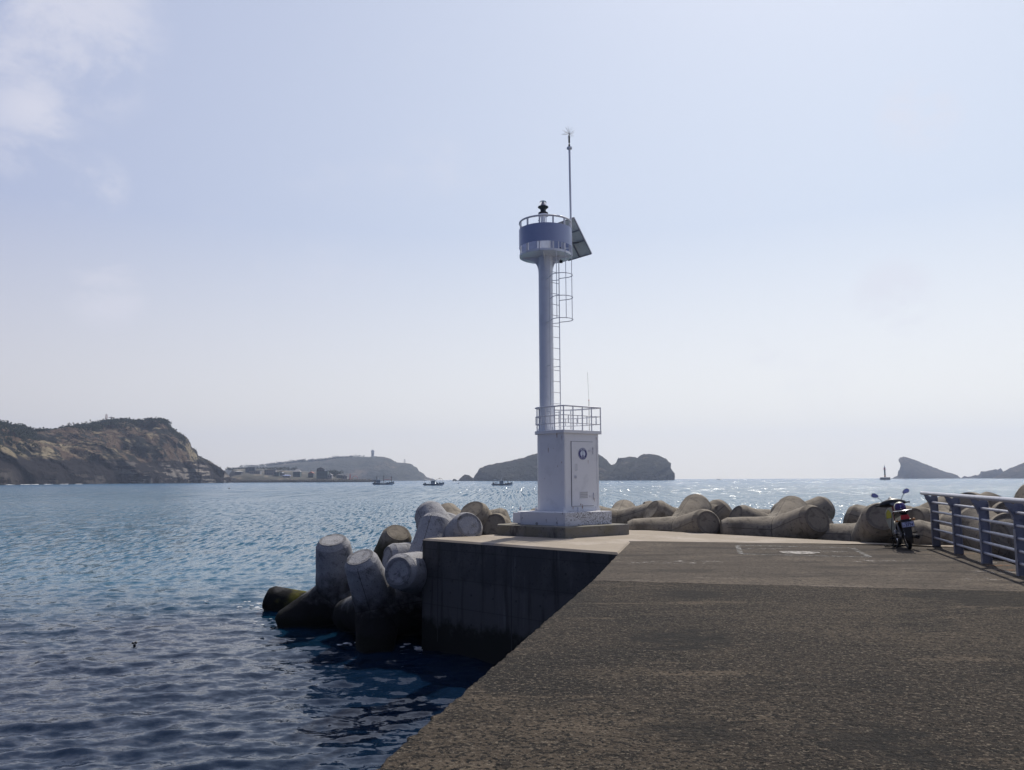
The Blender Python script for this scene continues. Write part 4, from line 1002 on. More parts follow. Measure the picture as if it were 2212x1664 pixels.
# back ridge behind the headland
prof2 = [(-300, 880), (-100, 896), (0, 911), (14, 914), (30, 921), (57, 925), (76, 931), (100, 936), (140, 944), (180, 960), (230, 1000)]
def dome(name, outline, depth, thick, m, amp=.03, nz=.01, nring=18, res=150, kind='structure'):
    pts = [P(x, y, depth) for x, y in outline]; pts[0].z = SEA-2; pts[-1].z = SEA-2
    L_ = [0]; 
    for a, b_ in zip(pts[:-1], pts[1:]): L_.append(L_[-1]+(b_-a).length)
    S = []; k = 0
    for i in range(res):
        s_ = L_[-1]*i/(res-1)
        while k < len(L_)-2 and L_[k+1] < s_: k += 1
        S.append(pts[k].lerp(pts[k+1], (s_-L_[k])/max(1e-6, L_[k+1]-L_[k])))
    cx = (pts[0].x+pts[-1].x)/2; vd = Vector((cx, depth, 0)).normalized(); W_ = abs(pts[-1].x-pts[0].x); H_ = max(p.z for p in pts)-SEA; Vv = np.zeros((res, nring*2+1, 3))
    for i, p in enumerate(S):
        for j in range(nring*2+1):
            t_ = (j-nring)/nring; sv = max(0, 1-abs(t_)**1.9)**.75; sh = 1-.35*abs(t_)**3
            z = SEA-2+(p.z-SEA+2)*sv; x = cx+(p.x-cx)*sh+vd.x*t_*thick; y = p.y+vd.y*t_*thick
            q = noise.fractal(Vector((x*nz, y*nz, z*nz*1.6)), 1, 2, 5); e = min(1, abs(t_)*5)
            w_ = q*amp*H_*(.2+.8*e); q2 = noise.fractal(Vector((x*nz*6, y*nz*6, z*nz*7)), 1, 2, 3)*H_*.022
            Vv[i, j] = (x+(w_*.5*e+q2)*(1 if p.x > cx else -1), y+w_*2*e, z+((w_+q2) if 0 < i < res-1 else 0))
    o = link(name, grid_mesh(name, Vv, res, nring*2+1), m); return tag(o, kind=kind)
prof2 = [(-310, 1040)]+prof2+[(240, 1040)]
dome('hill', prof2, 1900, 240, M['headland'], .03, .004)
dome('island', [(1024, 1038), (1027, 1027.6), (1032.5, 1019.8), (1037, 1012), (1050.4, 1006.4), (1072.7, 1000.8), (1099.6, 996.3), (1133, 989.6), (1155.5, 981.8), (1185, 977), (1215, 974), (1250, 974), (1287.4, 977.8), (1298.5, 986.2), (1309.7, 995.2), (1318.7, 1005.3), (1332, 1002), (1335, 998), (1336.4, 989.3), (1338.4, 989.3), (1339, 993), (1340.5, 993), (1341, 989), (1345.5, 989.6), (1356.7, 986.7), (1371.2, 986.7), (1375.7, 990.3), (1383.5, 984), (1390.2, 981.4), (1405.9, 981.4), (1414.8, 982.9), (1423.8, 986.3), (1437.2, 993), (1445, 1000.8), (1446.1, 1010.9), (1450.6, 1017.6), (1454.6, 1020.9), (1454, 1037)], 2300, 190, M['isle'], .05, .012, res=420)
dome('islet', [(988, 1039), (994, 1033.5), (999, 1029), (1003.4, 1025.4), (1012.4, 1026.5), (1018, 1031), (1025, 1035), (1030, 1039)], 2250, 30, M['isle'], .07, .04, nring=8, res=60)
dome('islet', [(976, 1039), (978.5, 1036), (981, 1034.3), (985, 1036), (992, 1039)], 2240, 12, M['isle'], .07, .05, nring=6, res=30)
dome('island', [(1926, 1035), (1938.5, 1028.8), (1940.8, 1021), (1944.7, 1011.8), (1946.5, 1006), (1945.5, 999.5), (1945, 996), (1942.4, 991.8), (1944.7, 988.4), (1951.6, 986.1), (1960, 988), (1975.5, 993.3), (1997, 1002.6), (2018.7, 1011), (2040.3, 1019.5), (2057.2, 1024.2), (2066.5, 1027.2), (2071, 1031), (2076, 1035)], 3600, 240, M['isle2'], .035, .008, res=220)
dome('islet', [(2074, 1035), (2080, 1030.5), (2084, 1028.6), (2090, 1030.5), (2097, 1030), (2109.5, 1026.5), (2112, 1028), (2117, 1023.6), (2119, 1018.4), (2129.6, 1018.4), (2145, 1015.3), (2151, 1013.4), (2154.3, 1015.3), (2160.4, 1011.9), (2163.5, 1013.8), (2167.4, 1020), (2172, 1026), (2180, 1035)], 3500, 60, M['isle2'], .05, .02, nring=10, res=120)
dome('island', [(2140, 1035), (2157.4, 1027.2), (2167, 1020.3), (2185, 1011), (2202, 1004.5), (2230, 993), (2300, 975), (2450, 955), (2560, 1000), (2600, 1036)], 3000, 220, M['isle2'], .03, .006, res=160)
dome('far_hill', [(470, 1040), (484, 1018), (504, 1010.5), (552, 1008.5), (583.7, 1007), (609, 1003.5), (643, 999.3), (694, 996.5), (732, 991), (774.6, 988.6), (804, 986), (829.8, 987), (842.5, 991.5), (855, 999), (874, 1000.4), (885, 1003), (895, 1010.6), (899.8, 1019), (912.5, 1024.4), (916.8, 1031.4), (929.5, 1034.5), (940, 1039)], 3700, 420, M['farhill'], .045, .005, res=240)

# forest on the headland: one far-off wood, plus the pines that stand out on the skyline
M['leaf'] = mat('dark_pine_foliage', (.030, .042, .026), 1, spec=.1, coord='world', layers=[(.15, (.05, .062, .035), .45, .62), (.6, (.018, .026, .018), .52, .66)])
M['leaf_far'] = mat('far_pine_foliage', (.03, .042, .032), 1, spec=.1)
M['bark'] = mat('pine_bark', (.05, .04, .03), 1)
Vn = Vv_h = None
HV = None
for o in bpy.data.objects:
    if o.name == 'headland': me = o.data; HV = np.zeros(len(me.vertices)*3, dtype=np.float32); me.vertices.foreach_get('co', HV); HV = HV.reshape(nu, nv, 3)
def clump(mb, c, r, n=7):
    for k in range(n):
        d = Vector((random.gauss(0, .55), random.gauss(0, .55), random.gauss(0, .38)))*r
        q = r*random.uniform(.28, .5); ax = Vector((random.uniform(-1, 1), random.uniform(-1, 1), random.uniform(-.4, 1))).normalized(); x, y, z = frame(ax)
        p = c+d; mb.add([p+x*q, p+y*q*.8+z*q*.3, p-x*q, p-y*q*.8+z*q*.3, p+z*q*.7, p-z*q*.4], [(0, 1, 4), (1, 2, 4), (2, 3, 4), (3, 0, 4), (1, 0, 5), (2, 1, 5), (3, 2, 5), (0, 3, 5)])
def forest_mask(x, t_):
    f = noise.fractal(Vector((x*.02, t_*3, 5)), 1, 2, 3)
    if x < 75: return (t_ > .35+f*.3) and t_ < 1.05 and random.random() < .8
    if x < 125: return t_ > .9+f*.1 and t_ < 1.1
    a = t_ > .80+f*.28 and t_ < 1.12 and x < 362
    if 190 < x < 300: a = a or (t_ > .48+f*.4+abs(x-245)/400 and t_ < .95 and random.random() < .85)
    if 300 < x < 400: a = a or (abs(t_-(.86-(x-300)*.0018)) < .045)
    return a
mb = MB(); cnt = 0
while cnt < 3400:
    x = random.uniform(-160, 400); t_ = random.uniform(.1, 1.12)
    if not forest_mask(x, t_): continue
    i = int(np.searchsorted(xs_u, x)); j = int(t_/1.6*(nv-1))
    if not (0 < i < nu and j < nv): continue
    p = Vector([float(q) for q in HV[i, j]]); h = random.uniform(3.5, 7)*(1 if t_ > .7 else .75)
    clump(mb, p+Vector((random.uniform(-3, 3), random.uniform(-3, 3), h*.45)), h*.62, 6); cnt += 1
for k in range(600):     # scattered bushes
    x = random.uniform(60, 480); t_ = random.uniform(.15, .95); i = int(np.searchsorted(xs_u, x)); j = int(t_/1.6*(nv-1)); 
    p = Vector([float(q) for q in HV[min(i, nu-1), j]]); clump(mb, p+Vector((0, 0, .6)), random.uniform(1.0, 2.4), 4)
tag(mb.build('forest', M['leaf'], weld=False), 'dark pine wood and scrub covering the top of the left headland', 'forest', kind='stuff')
def pine(x, h, spread, label, d=None, yoff=0, grp='lone pines on the headland skyline'):
    r_ = hl_ridge(x); i = int(np.searchsorted(xs_u, x)); j = int(1/1.6*(nv-1)); p = Vector([float(q) for q in HV[i, j]])
    tr_ = empty('pine_tree', p); tag(tr_, label, 'tree', grp)
    mb = MB(); mb.tube([(0, 0, -1), (random.uniform(-.5, .5), 0, h*.5), (random.uniform(-.9, .9), 0, h*.92)], [.35, .25, .1], 6)
    for k in range(5): a = random.uniform(0, 6.28); mb.tube([(0, 0, h*(.5+.09*k)), (math.cos(a)*spread*.7, math.sin(a)*spread*.7, h*(.6+.09*k))], [.12, .05], 5)
    o = mb.build('trunk', M['bark']); o.parent = tr_
    mb = MB()
    for k in range(9): a = random.uniform(0, 6.28); q = random.uniform(0, .8)*spread*(1-.06*k); clump(mb, Vector((math.cos(a)*q, math.sin(a)*q, h*(.5+.06*k))), spread*.42, 7)
    o = mb.build('crown', M['leaf'], weld=False); o.parent = tr_
for x, h, s_ in [(a_, b_*.72, c_*.85) for a_, b_, c_ in ((133, 13, 4), (148, 15, 5), (167, 12, 4.5), (183, 12, 4), (272, 12, 4.5), (284, 9, 3), (300, 10, 3.5), (318, 14, 4), (326, 13, 4), (333, 13, 5), (341, 12, 3.5), (347, 12, 4), (352, 9, 3), (361, 11, 4), (365, 8, 3))]:
    pine(x, h, s_, 'dark pine standing out on the skyline of the left headland')
mb = MB()
for k in range(900):
    x = random.triangular(500, 790, 700); y = interp([500, 552, 609, 643, 694, 732, 774, 800], [1010, 1008, 1002, 998, 996, 990, 988, 987], x)
    p = P(x, y, 3700+random.uniform(-30, 20)); clump(mb, p+Vector((0, 0, random.uniform(-6, 6) if random.random() < .7 else random.uniform(-40, 0))), random.uniform(5, 9), 5)
tag(mb.build('hill_forest', M['leaf_far'], weld=False), 'hazy wood along the crest of the far hill', 'forest', kind='stuff')

# structures on the hills
M['bwhite'] = mat('far_white_wall', (.62, .62, .60), .8); M['bgrey'] = mat('far_grey_wall', (.30, .29, .29), .85); M['bdark'] = mat('far_dark_wall', (.10, .11, .12), .85); M['bgreen'] = mat('far_green_wall', (.09, .13, .13), .85)
M['roofd'] = mat('far_dark_roof', (.06, .065, .08), .8); M['roofr'] = mat('far_red_roof', (.30, .10, .07), .8); M['bluec'] = mat('far_blue_cover', (.30, .36, .60), .6); M['glassd'] = mat('far_window', (.03, .035, .045), .3)
M['orange'] = mat('orange_paint', (.50, .16, .04), .6); M['redp'] = mat('faded_red_paint', (.45, .06, .04), .6)
def lattice(name, x, y0, y1, d, wpx, m, label, nlev=6, top=None):
    a = P(x, y0, d); b_ = P(x, y1, d); h = b_.z-a.z; w_ = wpx*d/F/2; e = empty(name, a); tag(e, label, 'tower')
    mb = MB(); cs = [(-w_, -w_), (w_, -w_), (w_, w_), (-w_, w_)]
    for cx, cy in cs: mb.tube([(cx, cy, -3), (cx*.8, cy*.8, h)], w_*.16, 5)
    for k in range(nlev+1):
        z = h*k/nlev; q = 1-.2*k/nlev; z2 = h*min(k+1, nlev)/nlev
        for i in range(4):
            c1, c2 = cs[i], cs[(i+1) % 4]; mb.tube([(c1[0]*q, c1[1]*q, z), (c2[0]*q, c2[1]*q, z)], w_*.10, 4)
            if k < nlev: mb.tube([(c1[0]*q, c1[1]*q, z), (c2[0]*(q-.03), c2[1]*(q-.03), z2)], w_*.08, 4)
    o = mb.build('lattice', m); o.parent = e
    mb = MB(); mb.box((0, 0, h), (w_*2, w_*2, w_*.2)); mb.tube([(0, 0, h), (0, 0, h*1.13)], w_*.12, 5); o = mb.build('antenna_top', m); o.parent = e
M['pinkm'] = mat('faded_red_steel', (.30, .17, .18), .7)
lattice('lattice_tower', 229, 916, 896, 1430, 3.6, M['pinkm'], 'slim reddish lattice tower sticking up above the pines on the left headland')
a = P(241, 909, 1430); e = empty('lookout_pavilion', a); tag(e, 'small flat-topped lookout with a thin mast among the pines beside the lattice tower', 'lookout')
o = MB().box((0, 0, 1), (1.5, 1.5, 8)).build('column', M['bgrey']); o.parent = e
o = MB().lathe((0, 0, 4.4), [(0, 0), (1, 0), (5.2, .8), (5.2, 1.3), (2.5, 2.2), (0, 2.6)], seg=12).build('roof', M['bgrey']); o.parent = e
o = MB().tube([(0, 0, 6), (0, 0, 9.5)], .15, 5).build('mast', M['bgrey']); o.parent = e
a = P(805, 987, 3700); e = empty('radar_tower', a); tag(e, 'pale tower topped by a white radar dome on the summit of the far hill', 'radar tower')
k = 3700/F
o = MB().lathe((0, 0, -3), [(3.2*k, 0), (3.2*k, 8.5*k), (3.9*k, 8.6*k), (3.9*k, 9.6*k), (0, 9.6*k)], seg=12).build('tower_shaft', M['bwhite']); o.parent = e
o = MB().ball((0, 0, 13*k-3), 3.8*k, 20, 14).build('radar_dome', M['bwhite']); o.parent = e
mb = MB()
for z in (2, 4, 6): mb.box((0, -3.2*k, z*k), (1.2*k, .4, .8*k))
o = mb.build('window', M['glassd']); o.parent = e
a = P(776.4, 988, 3650); e = empty('hilltop_pavilion', a); k = 3650/F; tag(e, 'open pavilion with an upturned roof left of the radar dome', 'pavilion')
mb = MB()
for cx in (-2.5, -.8, .8, 2.5): mb.box((cx*k, -1.5*k, 1.3*k), (.5*k, .5*k, 3.6*k))
o = mb.build('pillar', M['bdark']); o.parent = e
o = MB().box((0, 0, .2*k), (6.5*k, 4*k, 1.6*k)).build('base', M['bdark']); o.parent = e
o = MB().lathe((0, 0, 2.6*k), [(0, 0), (3.4*k, 0), (4.4*k, .3*k), (2.0*k, 1.1*k), (.9*k, 2.0*k), (0, 2.5*k)], seg=4 if False else 8).build('roof', M['bdark']); o.parent = e
lattice('mast_tower', 874, 1002, 992.5, 3650, 2.6, M['bgrey'], 'thin mast on the shoulder of the far hill', 4)

# harbour shore
hb0 = [(486, 1044), (500, 1029), (530, 1024), (560, 1025), (600, 1028.5), (640, 1030.5), (690, 1031.5), (730, 1031.5), (760, 1034), (795, 1036.5), (812, 1042)]
M['shore'] = mat('harbour_slope', (.06, .058, .045), 1, coord='world', layers=[(.03, (.16, .135, .10), .52, .62), (.08, (.04, .045, .035), .5, .6)])
dome('harbour_shore', hb0, 1640, 60, M['shore'], .10, .02, nring=8, res=120)
dome('harbour_slope', [(488, 1042), (497, 1024), (505, 1013.5), (545, 1013), (580, 1013.5), (610, 1016), (650, 1019), (700, 1020), (722, 1022), (748, 1030), (765, 1042)], 1950, 150, M['shore'], .08, .015, nring=8, res=120)
TMs = None
mb = MB()
for k in range(150):      # breakwater blocks of the far harbour
    x = 496+k*2.05; 
    for row in range(2):
        d = 1585+row*6; c = P(x+random.uniform(-.6, .6)+row, 1000, d); c = Vector((c.x, c.y, SEA+1.2+row*2.6+random.uniform(-.3, .3)))
        q = Quaternion((random.random(), random.random(), random.random(), random.random())).normalized()
        for a in a4:
            d_ = q @ a; mb.tube([c, c+d_*2.5], [.95, .62], 6)
tag(mb.build('breakwater_blocks', M['tetra'], weld=False), 'long row of tiny grey breakwater blocks in front of the far harbour', 'breakwater', kind='stuff')
def house(x0, x1, ytop, ybot, label, wall, d=1620, roof='flat', nwin=(4, 2), rm=None, depth=12, cat='building', name='harbour_building'):
    a = P((x0+x1)/2, ybot, d); z1 = P(x0, ytop, d).z; w_ = (x1-x0)*d/F; h = z1-a.z; e = empty(name, a); tag(e, label, cat)
    rh = 0 if roof == 'flat' else h*.28; hh = h-rh; sink = 4
    o = MB().box((0, 0, (hh-sink)/2), (w_, depth, hh+sink)).build('wall', wall); o.parent = e
    mb = MB(); rm = rm or M['roofd']
    if roof == 'flat': mb.box((0, 0, hh+.25), (w_+.8, depth+.8, .5))
    elif roof == 'hip': mb.add([(-w_/2-.6, -depth/2-.6, hh), (w_/2+.6, -depth/2-.6, hh), (w_/2+.6, depth/2+.6, hh), (-w_/2-.6, depth/2+.6, hh), (-w_*.2, 0, h), (w_*.2, 0, h)], [(0, 1, 5, 4), (1, 2, 5), (2, 3, 4, 5), (3, 0, 4), (3, 2, 1, 0)])
    else: mb.prism([(-w_/2-.5, -depth/2-.5, hh), (w_/2+.5, -depth/2-.5, hh), (0, -depth/2-.5, h)], (0, depth+1, 0))
    o = mb.build('roof', rm); o.parent = e
    nx, nz = nwin
    for i in range(nx):
        for j in range(nz):
            cx = -w_/2+w_*(i+.5)/nx; cz = hh*(j+.55)/nz
            mb = MB().box((cx, -depth/2-.06, cz), (w_/nx*.42, .16, hh/nz*.4)); o = mb.build('window', M['glassd']); o.parent = e
house(532, 552, 1010.5, 1017.5, 'dark flat-roofed block standing highest on the far harbour slope', M['bdark'], 1780, nwin=(3, 1))
house(540, 563.5, 1017.5, 1024, 'long pale low building with a row of five windows in the far harbour', M['bgrey'], 1700, nwin=(5, 1))
house(510, 523, 1017.8, 1022, 'small house with a white hipped roof left of the long low building', M['bdark'], 1690, 'hip', (2, 1), M['bwhite'])
house(572.7, 596.5, 1015.5, 1031, 'large grey block of two floors in the far harbour, left of the dark green one', M['bgrey'], 1660, nwin=(5, 3))
house(594.5, 604, 1021, 1032, 'narrow dark green building in front of the large grey block', M['bgreen'], 1630, nwin=(2, 2))
house(604.6, 611, 1019, 1025, 'tiny white house with an orange roof line, up behind the pale annex', M['bwhite'], 1670, nwin=(1, 1), rm=M['roofr'])
house(605.5, 616, 1023, 1032, 'pale blue-grey annex right of the dark green building', M['bgrey'], 1640, nwin=(2, 2))
house(612, 628, 1026, 1032, 'low shed under a light blue cover beside the pale annex', M['bgrey'], 1620, 'hip', (3, 1), M['bluec'])
house(634.5, 649.6, 1014.5, 1032.5, 'tall square house with a small pale gable, alone in the middle of the harbour', M['bgreen'], 1640, 'hip', (2, 3), M['bgrey'])
house(667, 678, 1019, 1032.5, 'brownish irregular house left of the big hall', M['bdark'], 1640, 'gable', (2, 2), M['roofr'])
house(685, 708.7, 1018.5, 1033, 'big grey-green harbour hall with upright ribs', M['bgreen'], 1620, nwin=(7, 1))
house(685.5, 702, 1009.8, 1021, 'dark gabled upper hall rising behind the big harbour hall', M['bdark'], 1670, 'gable', (3, 1))
house(708.7, 718, 1023.5, 1033.5, 'grey lean-to against the right side of the big hall', M['bgrey'], 1615, 'gable', (2, 1), M['bgrey'])
house(728, 741, 1024, 1034, 'bluish low house at the right end of the harbour, nearest the knoll', M['bgreen'], 1630, 'hip', (3, 1))
house(741, 751, 1027, 1035, 'small pale house rightmost of the harbour buildings', M['bgrey'], 1620, 'gable', (2, 1))
mb = MB()
for k in range(90): p = P(random.triangular(708, 742, 722), 1024+random.uniform(-6, 5), 1760+random.uniform(-20, 20)); clump(mb, p, random.uniform(2.5, 4.5), 6)
for k in range(160): p = P(random.uniform(488, 640), 1013+random.uniform(-2, 2), 1960+random.uniform(-20, 20)); clump(mb, p, random.uniform(2, 4.5), 5)
tag(mb.build('shore_bushes', M['leaf'], weld=False), 'green knoll and hedge of bushes behind the far harbour', 'bushes', kind='stuff')
a = P(756, 1036, 1600); e = tag(MB().lathe((0, 0, -1), [(2.2, 0), (2.2, 2), (1.2, 2.2), (.9, 9), (1.6, 9.2), (1.6, 9.8), (.7, 10), (.5, 12.2), (0, 12.6)], seg=12).build('harbour_beacon', M['redp']), 'thin red harbour beacon at the end of the far breakwater', 'beacon'); e.location = a
a = P(766.8, 1036, 1600); mb = MB(); mb.tube([(math.cos(R(q))*5.8, 0, math.sin(R(q))*7.0) for q in range(0, 181, 12)], .35, 6); e = tag(mb.build('harbour_arch', M['redp']), 'thin red arch right of the red harbour beacon', 'arch'); e.location = a
mb = MB(); a = P(728, 1034, 1600); b_ = P(812, 1034, 1600); mb.box((0, 0, 0), ((b_-a).x, 6, 5)); e = mb.build('harbour_mole', M['bdark']); e.location = ((a.x+b_.x)/2, 1605, SEA+2.2); tag(e, 'low dark concrete mole running right from the far harbour', 'mole')
# surf at the headland foot
M['foam'] = mat('sea_foam', (.75, .77, .78), .8)
mb = MB()
for x in np.arange(-40, 180, 2.2):
    if noise.noise(Vector((x*.06, 1, 1))) > -.02:
        d = hl_depth(x)-14+random.uniform(-5, 5); p = P(x, 1000, d); wv = random.uniform(.8, 2.6); mb.ball((p.x, p.y, SEA), (wv, wv*.8, random.uniform(.2, .7)), 7, 4, jit=.3)
tag(mb.build('surf', M['foam'], weld=False), 'white line of surf along the foot of the left headland', 'surf', kind='stuff')

# ------------------------------------------------------------------ boats
M['hullw'] = mat('weathered_white_hull', (.42, .46, .50), .5, layers=[(1.2, (.25, .28, .32), .52, .66)]); M['hullb'] = mat('dark_teal_hull', (.03, .07, .09), .5); M['boatd'] = mat('boat_dark_gear', (.03, .03, .04), .7); M['cloth'] = mat('pale_awning', (.60, .60, .62), .8); M['canopyd'] = mat('olive_canopy', (.10, .11, .09), .8)
def boat(x, y, L_, label, variant, d=None, mir=1):
    p = G(x, y, SEA) if d is None else P(x, y, d); e = empty('fishing_boat', (p.x, p.y, SEA)); tag(e, label, 'fishing boat', 'fishing boats at anchor in the bay')
    k = L_/17
    def bp(name, mb, m, par=None, **kw):
        mb.v = [(a*k*mir, b_*k, c*k) for a, b_, c in mb.v]; o = mb.build(name, m, **kw); o.parent = par or e; return o
    secs = [(-8.3, 1.5, 1.7, -.3), (-7, 2.0, 1.55, -.6), (-3, 2.3, 1.25, -.7), (1, 2.3, 1.25, -.7), (4.5, 1.9, 1.6, -.7), (7, 1.0, 2.2, -.4), (8.7, .12, 2.9, .9)]
    def hull(z0f, z1f, out=0):
        mb = MB(); vs = []
        for sx, hw, top, bot in secs:
            za = bot+(top-bot)*z0f; zb = bot+(top-bot)*z1f; wa = hw*(.62+.38*z0f)+out; wb = hw*(.62+.38*z1f)+out
            vs += [(sx, -wa, za), (sx, -wb, zb), (sx, wb, zb), (sx, wa, za)]
        n = len(secs); mb.add(vs, [(i*4+j, i*4+(j+1) % 4, i*4+4+(j+1) % 4, i*4+4+j) for i in range(n-1) for j in range(4)]+[(0, 1, 2, 3), (n*4-4, n*4-3, n*4-2, n*4-1)]); return mb
    bp('hull', hull(0, .72), M['hullw']); bp('bulwark', hull(.72, 1.0, .03), M['hullb'] if variant != 2 else M['boatd'])
    cabx = {0: -4, 1: -.5, 2: -.5}[variant]
    cab = bp('wheelhouse', MB().box((cabx, 0, 2.5), (3.6, 2.6, 2.6), taper=.92).box((cabx+.3, 0, 3.95), (4.2, 3.0, .2)), M['hullw'])
    for q in (-1.1, 0, 1.1): bp('window', MB().box((cabx+q, -1.29, 2.9), (.8, .08, .7)), M['glassd'], cab)
    bp('antenna', MB().tube([(cabx, 0, 4), (cabx, 0, 6.6)], .07, 5).box((cabx, 0, 5.4), (1.2, .1, .1)).ball((cabx, 0, 5.0), .35, 8, 6), M['cloth'], cab)
    if variant == 0:
        for mx, mh in ((-5.7, 7.4), (.1, 7.8), (6.7, 7.3)):
            bp('mast', MB().tube([(mx, 0, 1.5), (mx, 0, mh)], [.24, .16], 6).box((mx, 0, mh-1.2), (1.5, .2, .25)), M['boatd'])
        mb = MB().tube([(.1, 0, 5.4), (6.7, 0, 5.8)], .05, 4).tube([(.1, 0, 4.3), (6.7, 0, 4.6)], .05, 4)
        for q in range(12): mb.box((.6+q*.52, 0, 4.2+q*.03), (.22, .3, .5))
        bp('lamp_string', mb, M['redp'])
        bp('rigging', MB().tube([(-5.7, 0, 7), (.1, 0, 7.4)], .03, 4).tube([(.1, 0, 7.4), (6.7, 0, 7)], .03, 4).tube([(6.7, 0, 7), (8.6, 0, 3)], .03, 4), M['boatd'])
    elif variant == 1:
        bp('awning', MB().add([(-7.8, -2, 5.2), (-7.8, 2, 5.2), (-3, 2, 4.0), (-3, -2, 4.0), (-7.8, -2, 5.35), (-7.8, 2, 5.35), (-3, 2, 4.15), (-3, -2, 4.15)], [(0, 1, 2, 3), (4, 5, 6, 7), (0, 1, 5, 4), (1, 2, 6, 5), (2, 3, 7, 6), (3, 0, 4, 7)]), M['cloth'])
        bp('canopy', MB().prism([(1.8, -2.1, 4.6), (5.4, -2.1, 6.2), (7.8, -2.1, 5.3), (5.4, -2.1, 6.0)], (0, 4.2, 0)), M['canopyd'])
        for mx, mh in ((-7.5, 5.2), (2.2, 4.7), (5.4, 6.7), (7.5, 5.3)): bp('pole', MB().tube([(mx, 0, 1.3), (mx, 0, mh)], .09, 5), M['boatd'])
    else:
        for mx, mh in ((-7.7, 6.4), (-3.5, 5.6), (2.2, 6.4), (4.6, 5.4), (7.2, 6.2)): bp('pole', MB().tube([(mx, -1.5, 1.3), (mx, -1.5, mh)], .10, 5), M['boatd'])
        bp('top_frame', MB().tube([(-7.7, -1.5, 5.4), (7.2, -1.5, 5.5)], .10, 5).tube([(-7.7, 1.5, 5.4), (7.2, 1.5, 5.5)], .10, 5), M['boatd'])
        bp('awning', MB().box((-5, 0, 5.0), (5, 3.4, .15)), M['cloth'])
    for sx, z in ((-8.4, 1.0), (8.5, 1.4)):
        bp('tyre_fender', MB().tube([(sx+.25*math.copysign(1, sx), math.cos(a)*.5, z+math.sin(a)*.5) for a in np.linspace(0, 6.28, 13)[:-1]], .2, 6, closed=True), M['boatd'])
    bp('deck_gear', MB().box((3.2, .3, 1.7), (1.2, 1.2, .9)).box((-7, .2, 1.9), (.9, 1.4, .8)).ball((5.2, 0, 2.1), (.6, .6, .5), 8, 5), M['boatd'])
    return e, k
b0 = boat(828, 1047.5, 18.4, 'fishing boat with three tall masts and a string of lamps, leftmost of the boats', 0)
b1 = boat(936.5, 1049, 15.4, 'fishing boat with a slanting white awning and a dark peaked canopy, between the two others', 1)
b2 = boat(1084.5, 1049, 14.7, 'fishing boat with a tall pole frame and flat awning, just left of the lighthouse', 2)
b3 = boat(1553.5, 1034, 12.5, 'tiny boat far out on the horizon right of the dark island', 1, 2300)
def person_mesh():
    J = {'pel': (0, 0, .95, .14), 'wst': (0, 0, 1.12, .125), 'chs': (0, .0, 1.35, .16), 'nck': (0, 0, 1.50, .06), 'hed': (0, -.02, 1.60, .085), 'top': (0, -.01, 1.71, .085),
         'shl': (-.19, 0, 1.43, .07), 'ell': (-.26, -.02, 1.16, .05), 'wrl': (-.20, -.24, 1.05, .04), 'hnl': (-.17, -.33, 1.07, .035), 'shr': (.19, 0, 1.43, .07), 'elr': (.27, .02, 1.15, .05), 'wrr': (.27, -.08, .92, .04), 'hnr': (.27, -.10, .83, .035),
         'hpl': (-.10, 0, .90, .105), 'knl': (-.12, -.03, .50, .075), 'anl': (-.13, .0, .10, .05), 'ftl': (-.14, -.14, .04, .045), 'hpr': (.10, 0, .90, .105), 'knr': (.12, -.02, .50, .075), 'anr': (.14, .03, .10, .05), 'ftr': (.16, -.11, .04, .045)}
    names = list(J); E = [('pel', 'wst'), ('wst', 'chs'), ('chs', 'nck'), ('nck', 'hed'), ('hed', 'top'), ('chs', 'shl'), ('shl', 'ell'), ('ell', 'wrl'), ('wrl', 'hnl'), ('chs', 'shr'), ('shr', 'elr'), ('elr', 'wrr'), ('wrr', 'hnr'), ('pel', 'hpl'), ('hpl', 'knl'), ('knl', 'anl'), ('anl', 'ftl'), ('pel', 'hpr'), ('hpr', 'knr'), ('knr', 'anr'), ('anr', 'ftr')]
    me = bpy.data.meshes.new('p'); me.from_pydata([J[n][:3] for n in names], [(names.index(a), names.index(b_)) for a, b_ in E], []); o = bpy.data.objects.new('p', me); C.objects.link(o)
    o.modifiers.new('s', 'SKIN'); 
    for i, n in enumerate(names): me.skin_vertices[0].data[i].radius = (J[n][3], J[n][3]*.8)
    me.skin_vertices[0].data[0].use_root = True
    md = o.modifiers.new('u', 'SUBSURF'); md.levels = 1
    r = bpy.data.meshes.new_from_object(o.evaluated_get(bpy.context.evaluated_depsgraph_get())); bpy.data.objects.remove(o); r.name = 'person'; return r
PM = person_mesh(); PM.materials.append(mat('dark_work_clothes', (.03, .03, .05), .9))
def crew(b_, spots, label, grp):
    e, k = b_
    for i, (x, y, z, rz) in enumerate(spots):
        o = bpy.data.objects.new('person', PM); C.objects.link(o); o.location = e.location+Vector((x*k, y*k, z*k)); o.rotation_euler = (0, 0, rz); tag(o, label, 'person', grp)
crew(b0, [(-6.6, -1.2, 1.6, .3), (-1.4, -1.4, 1.2, 1), (-.6, -1.0, 1.2, -.4), (1.2, -1.5, 1.2, .5), (2.0, -1.2, 1.3, 2)], 'person in dark clothes standing on the deck of the three-masted fishing boat', 'crew on the three-masted boat')
crew(b1, [(2.6, -1.3, 1.2, .3), (3.6, -1.1, 1.4, 1), (-3.4, -1.4, 1.2, 2)], 'person in dark clothes on the fishing boat with the peaked canopy', 'crew on the boat with the canopy')
crew(b2, [(-6.8, -1.3, 1.5, .3), (-5.6, -1.2, 1.4, 1), (-4.6, -1.4, 1.3, 2), (4.9, -1.1, 1.6, .4)], 'person in dark clothes under the awning frame of the boat nearest the lighthouse', 'crew on the boat nearest the lighthouse')

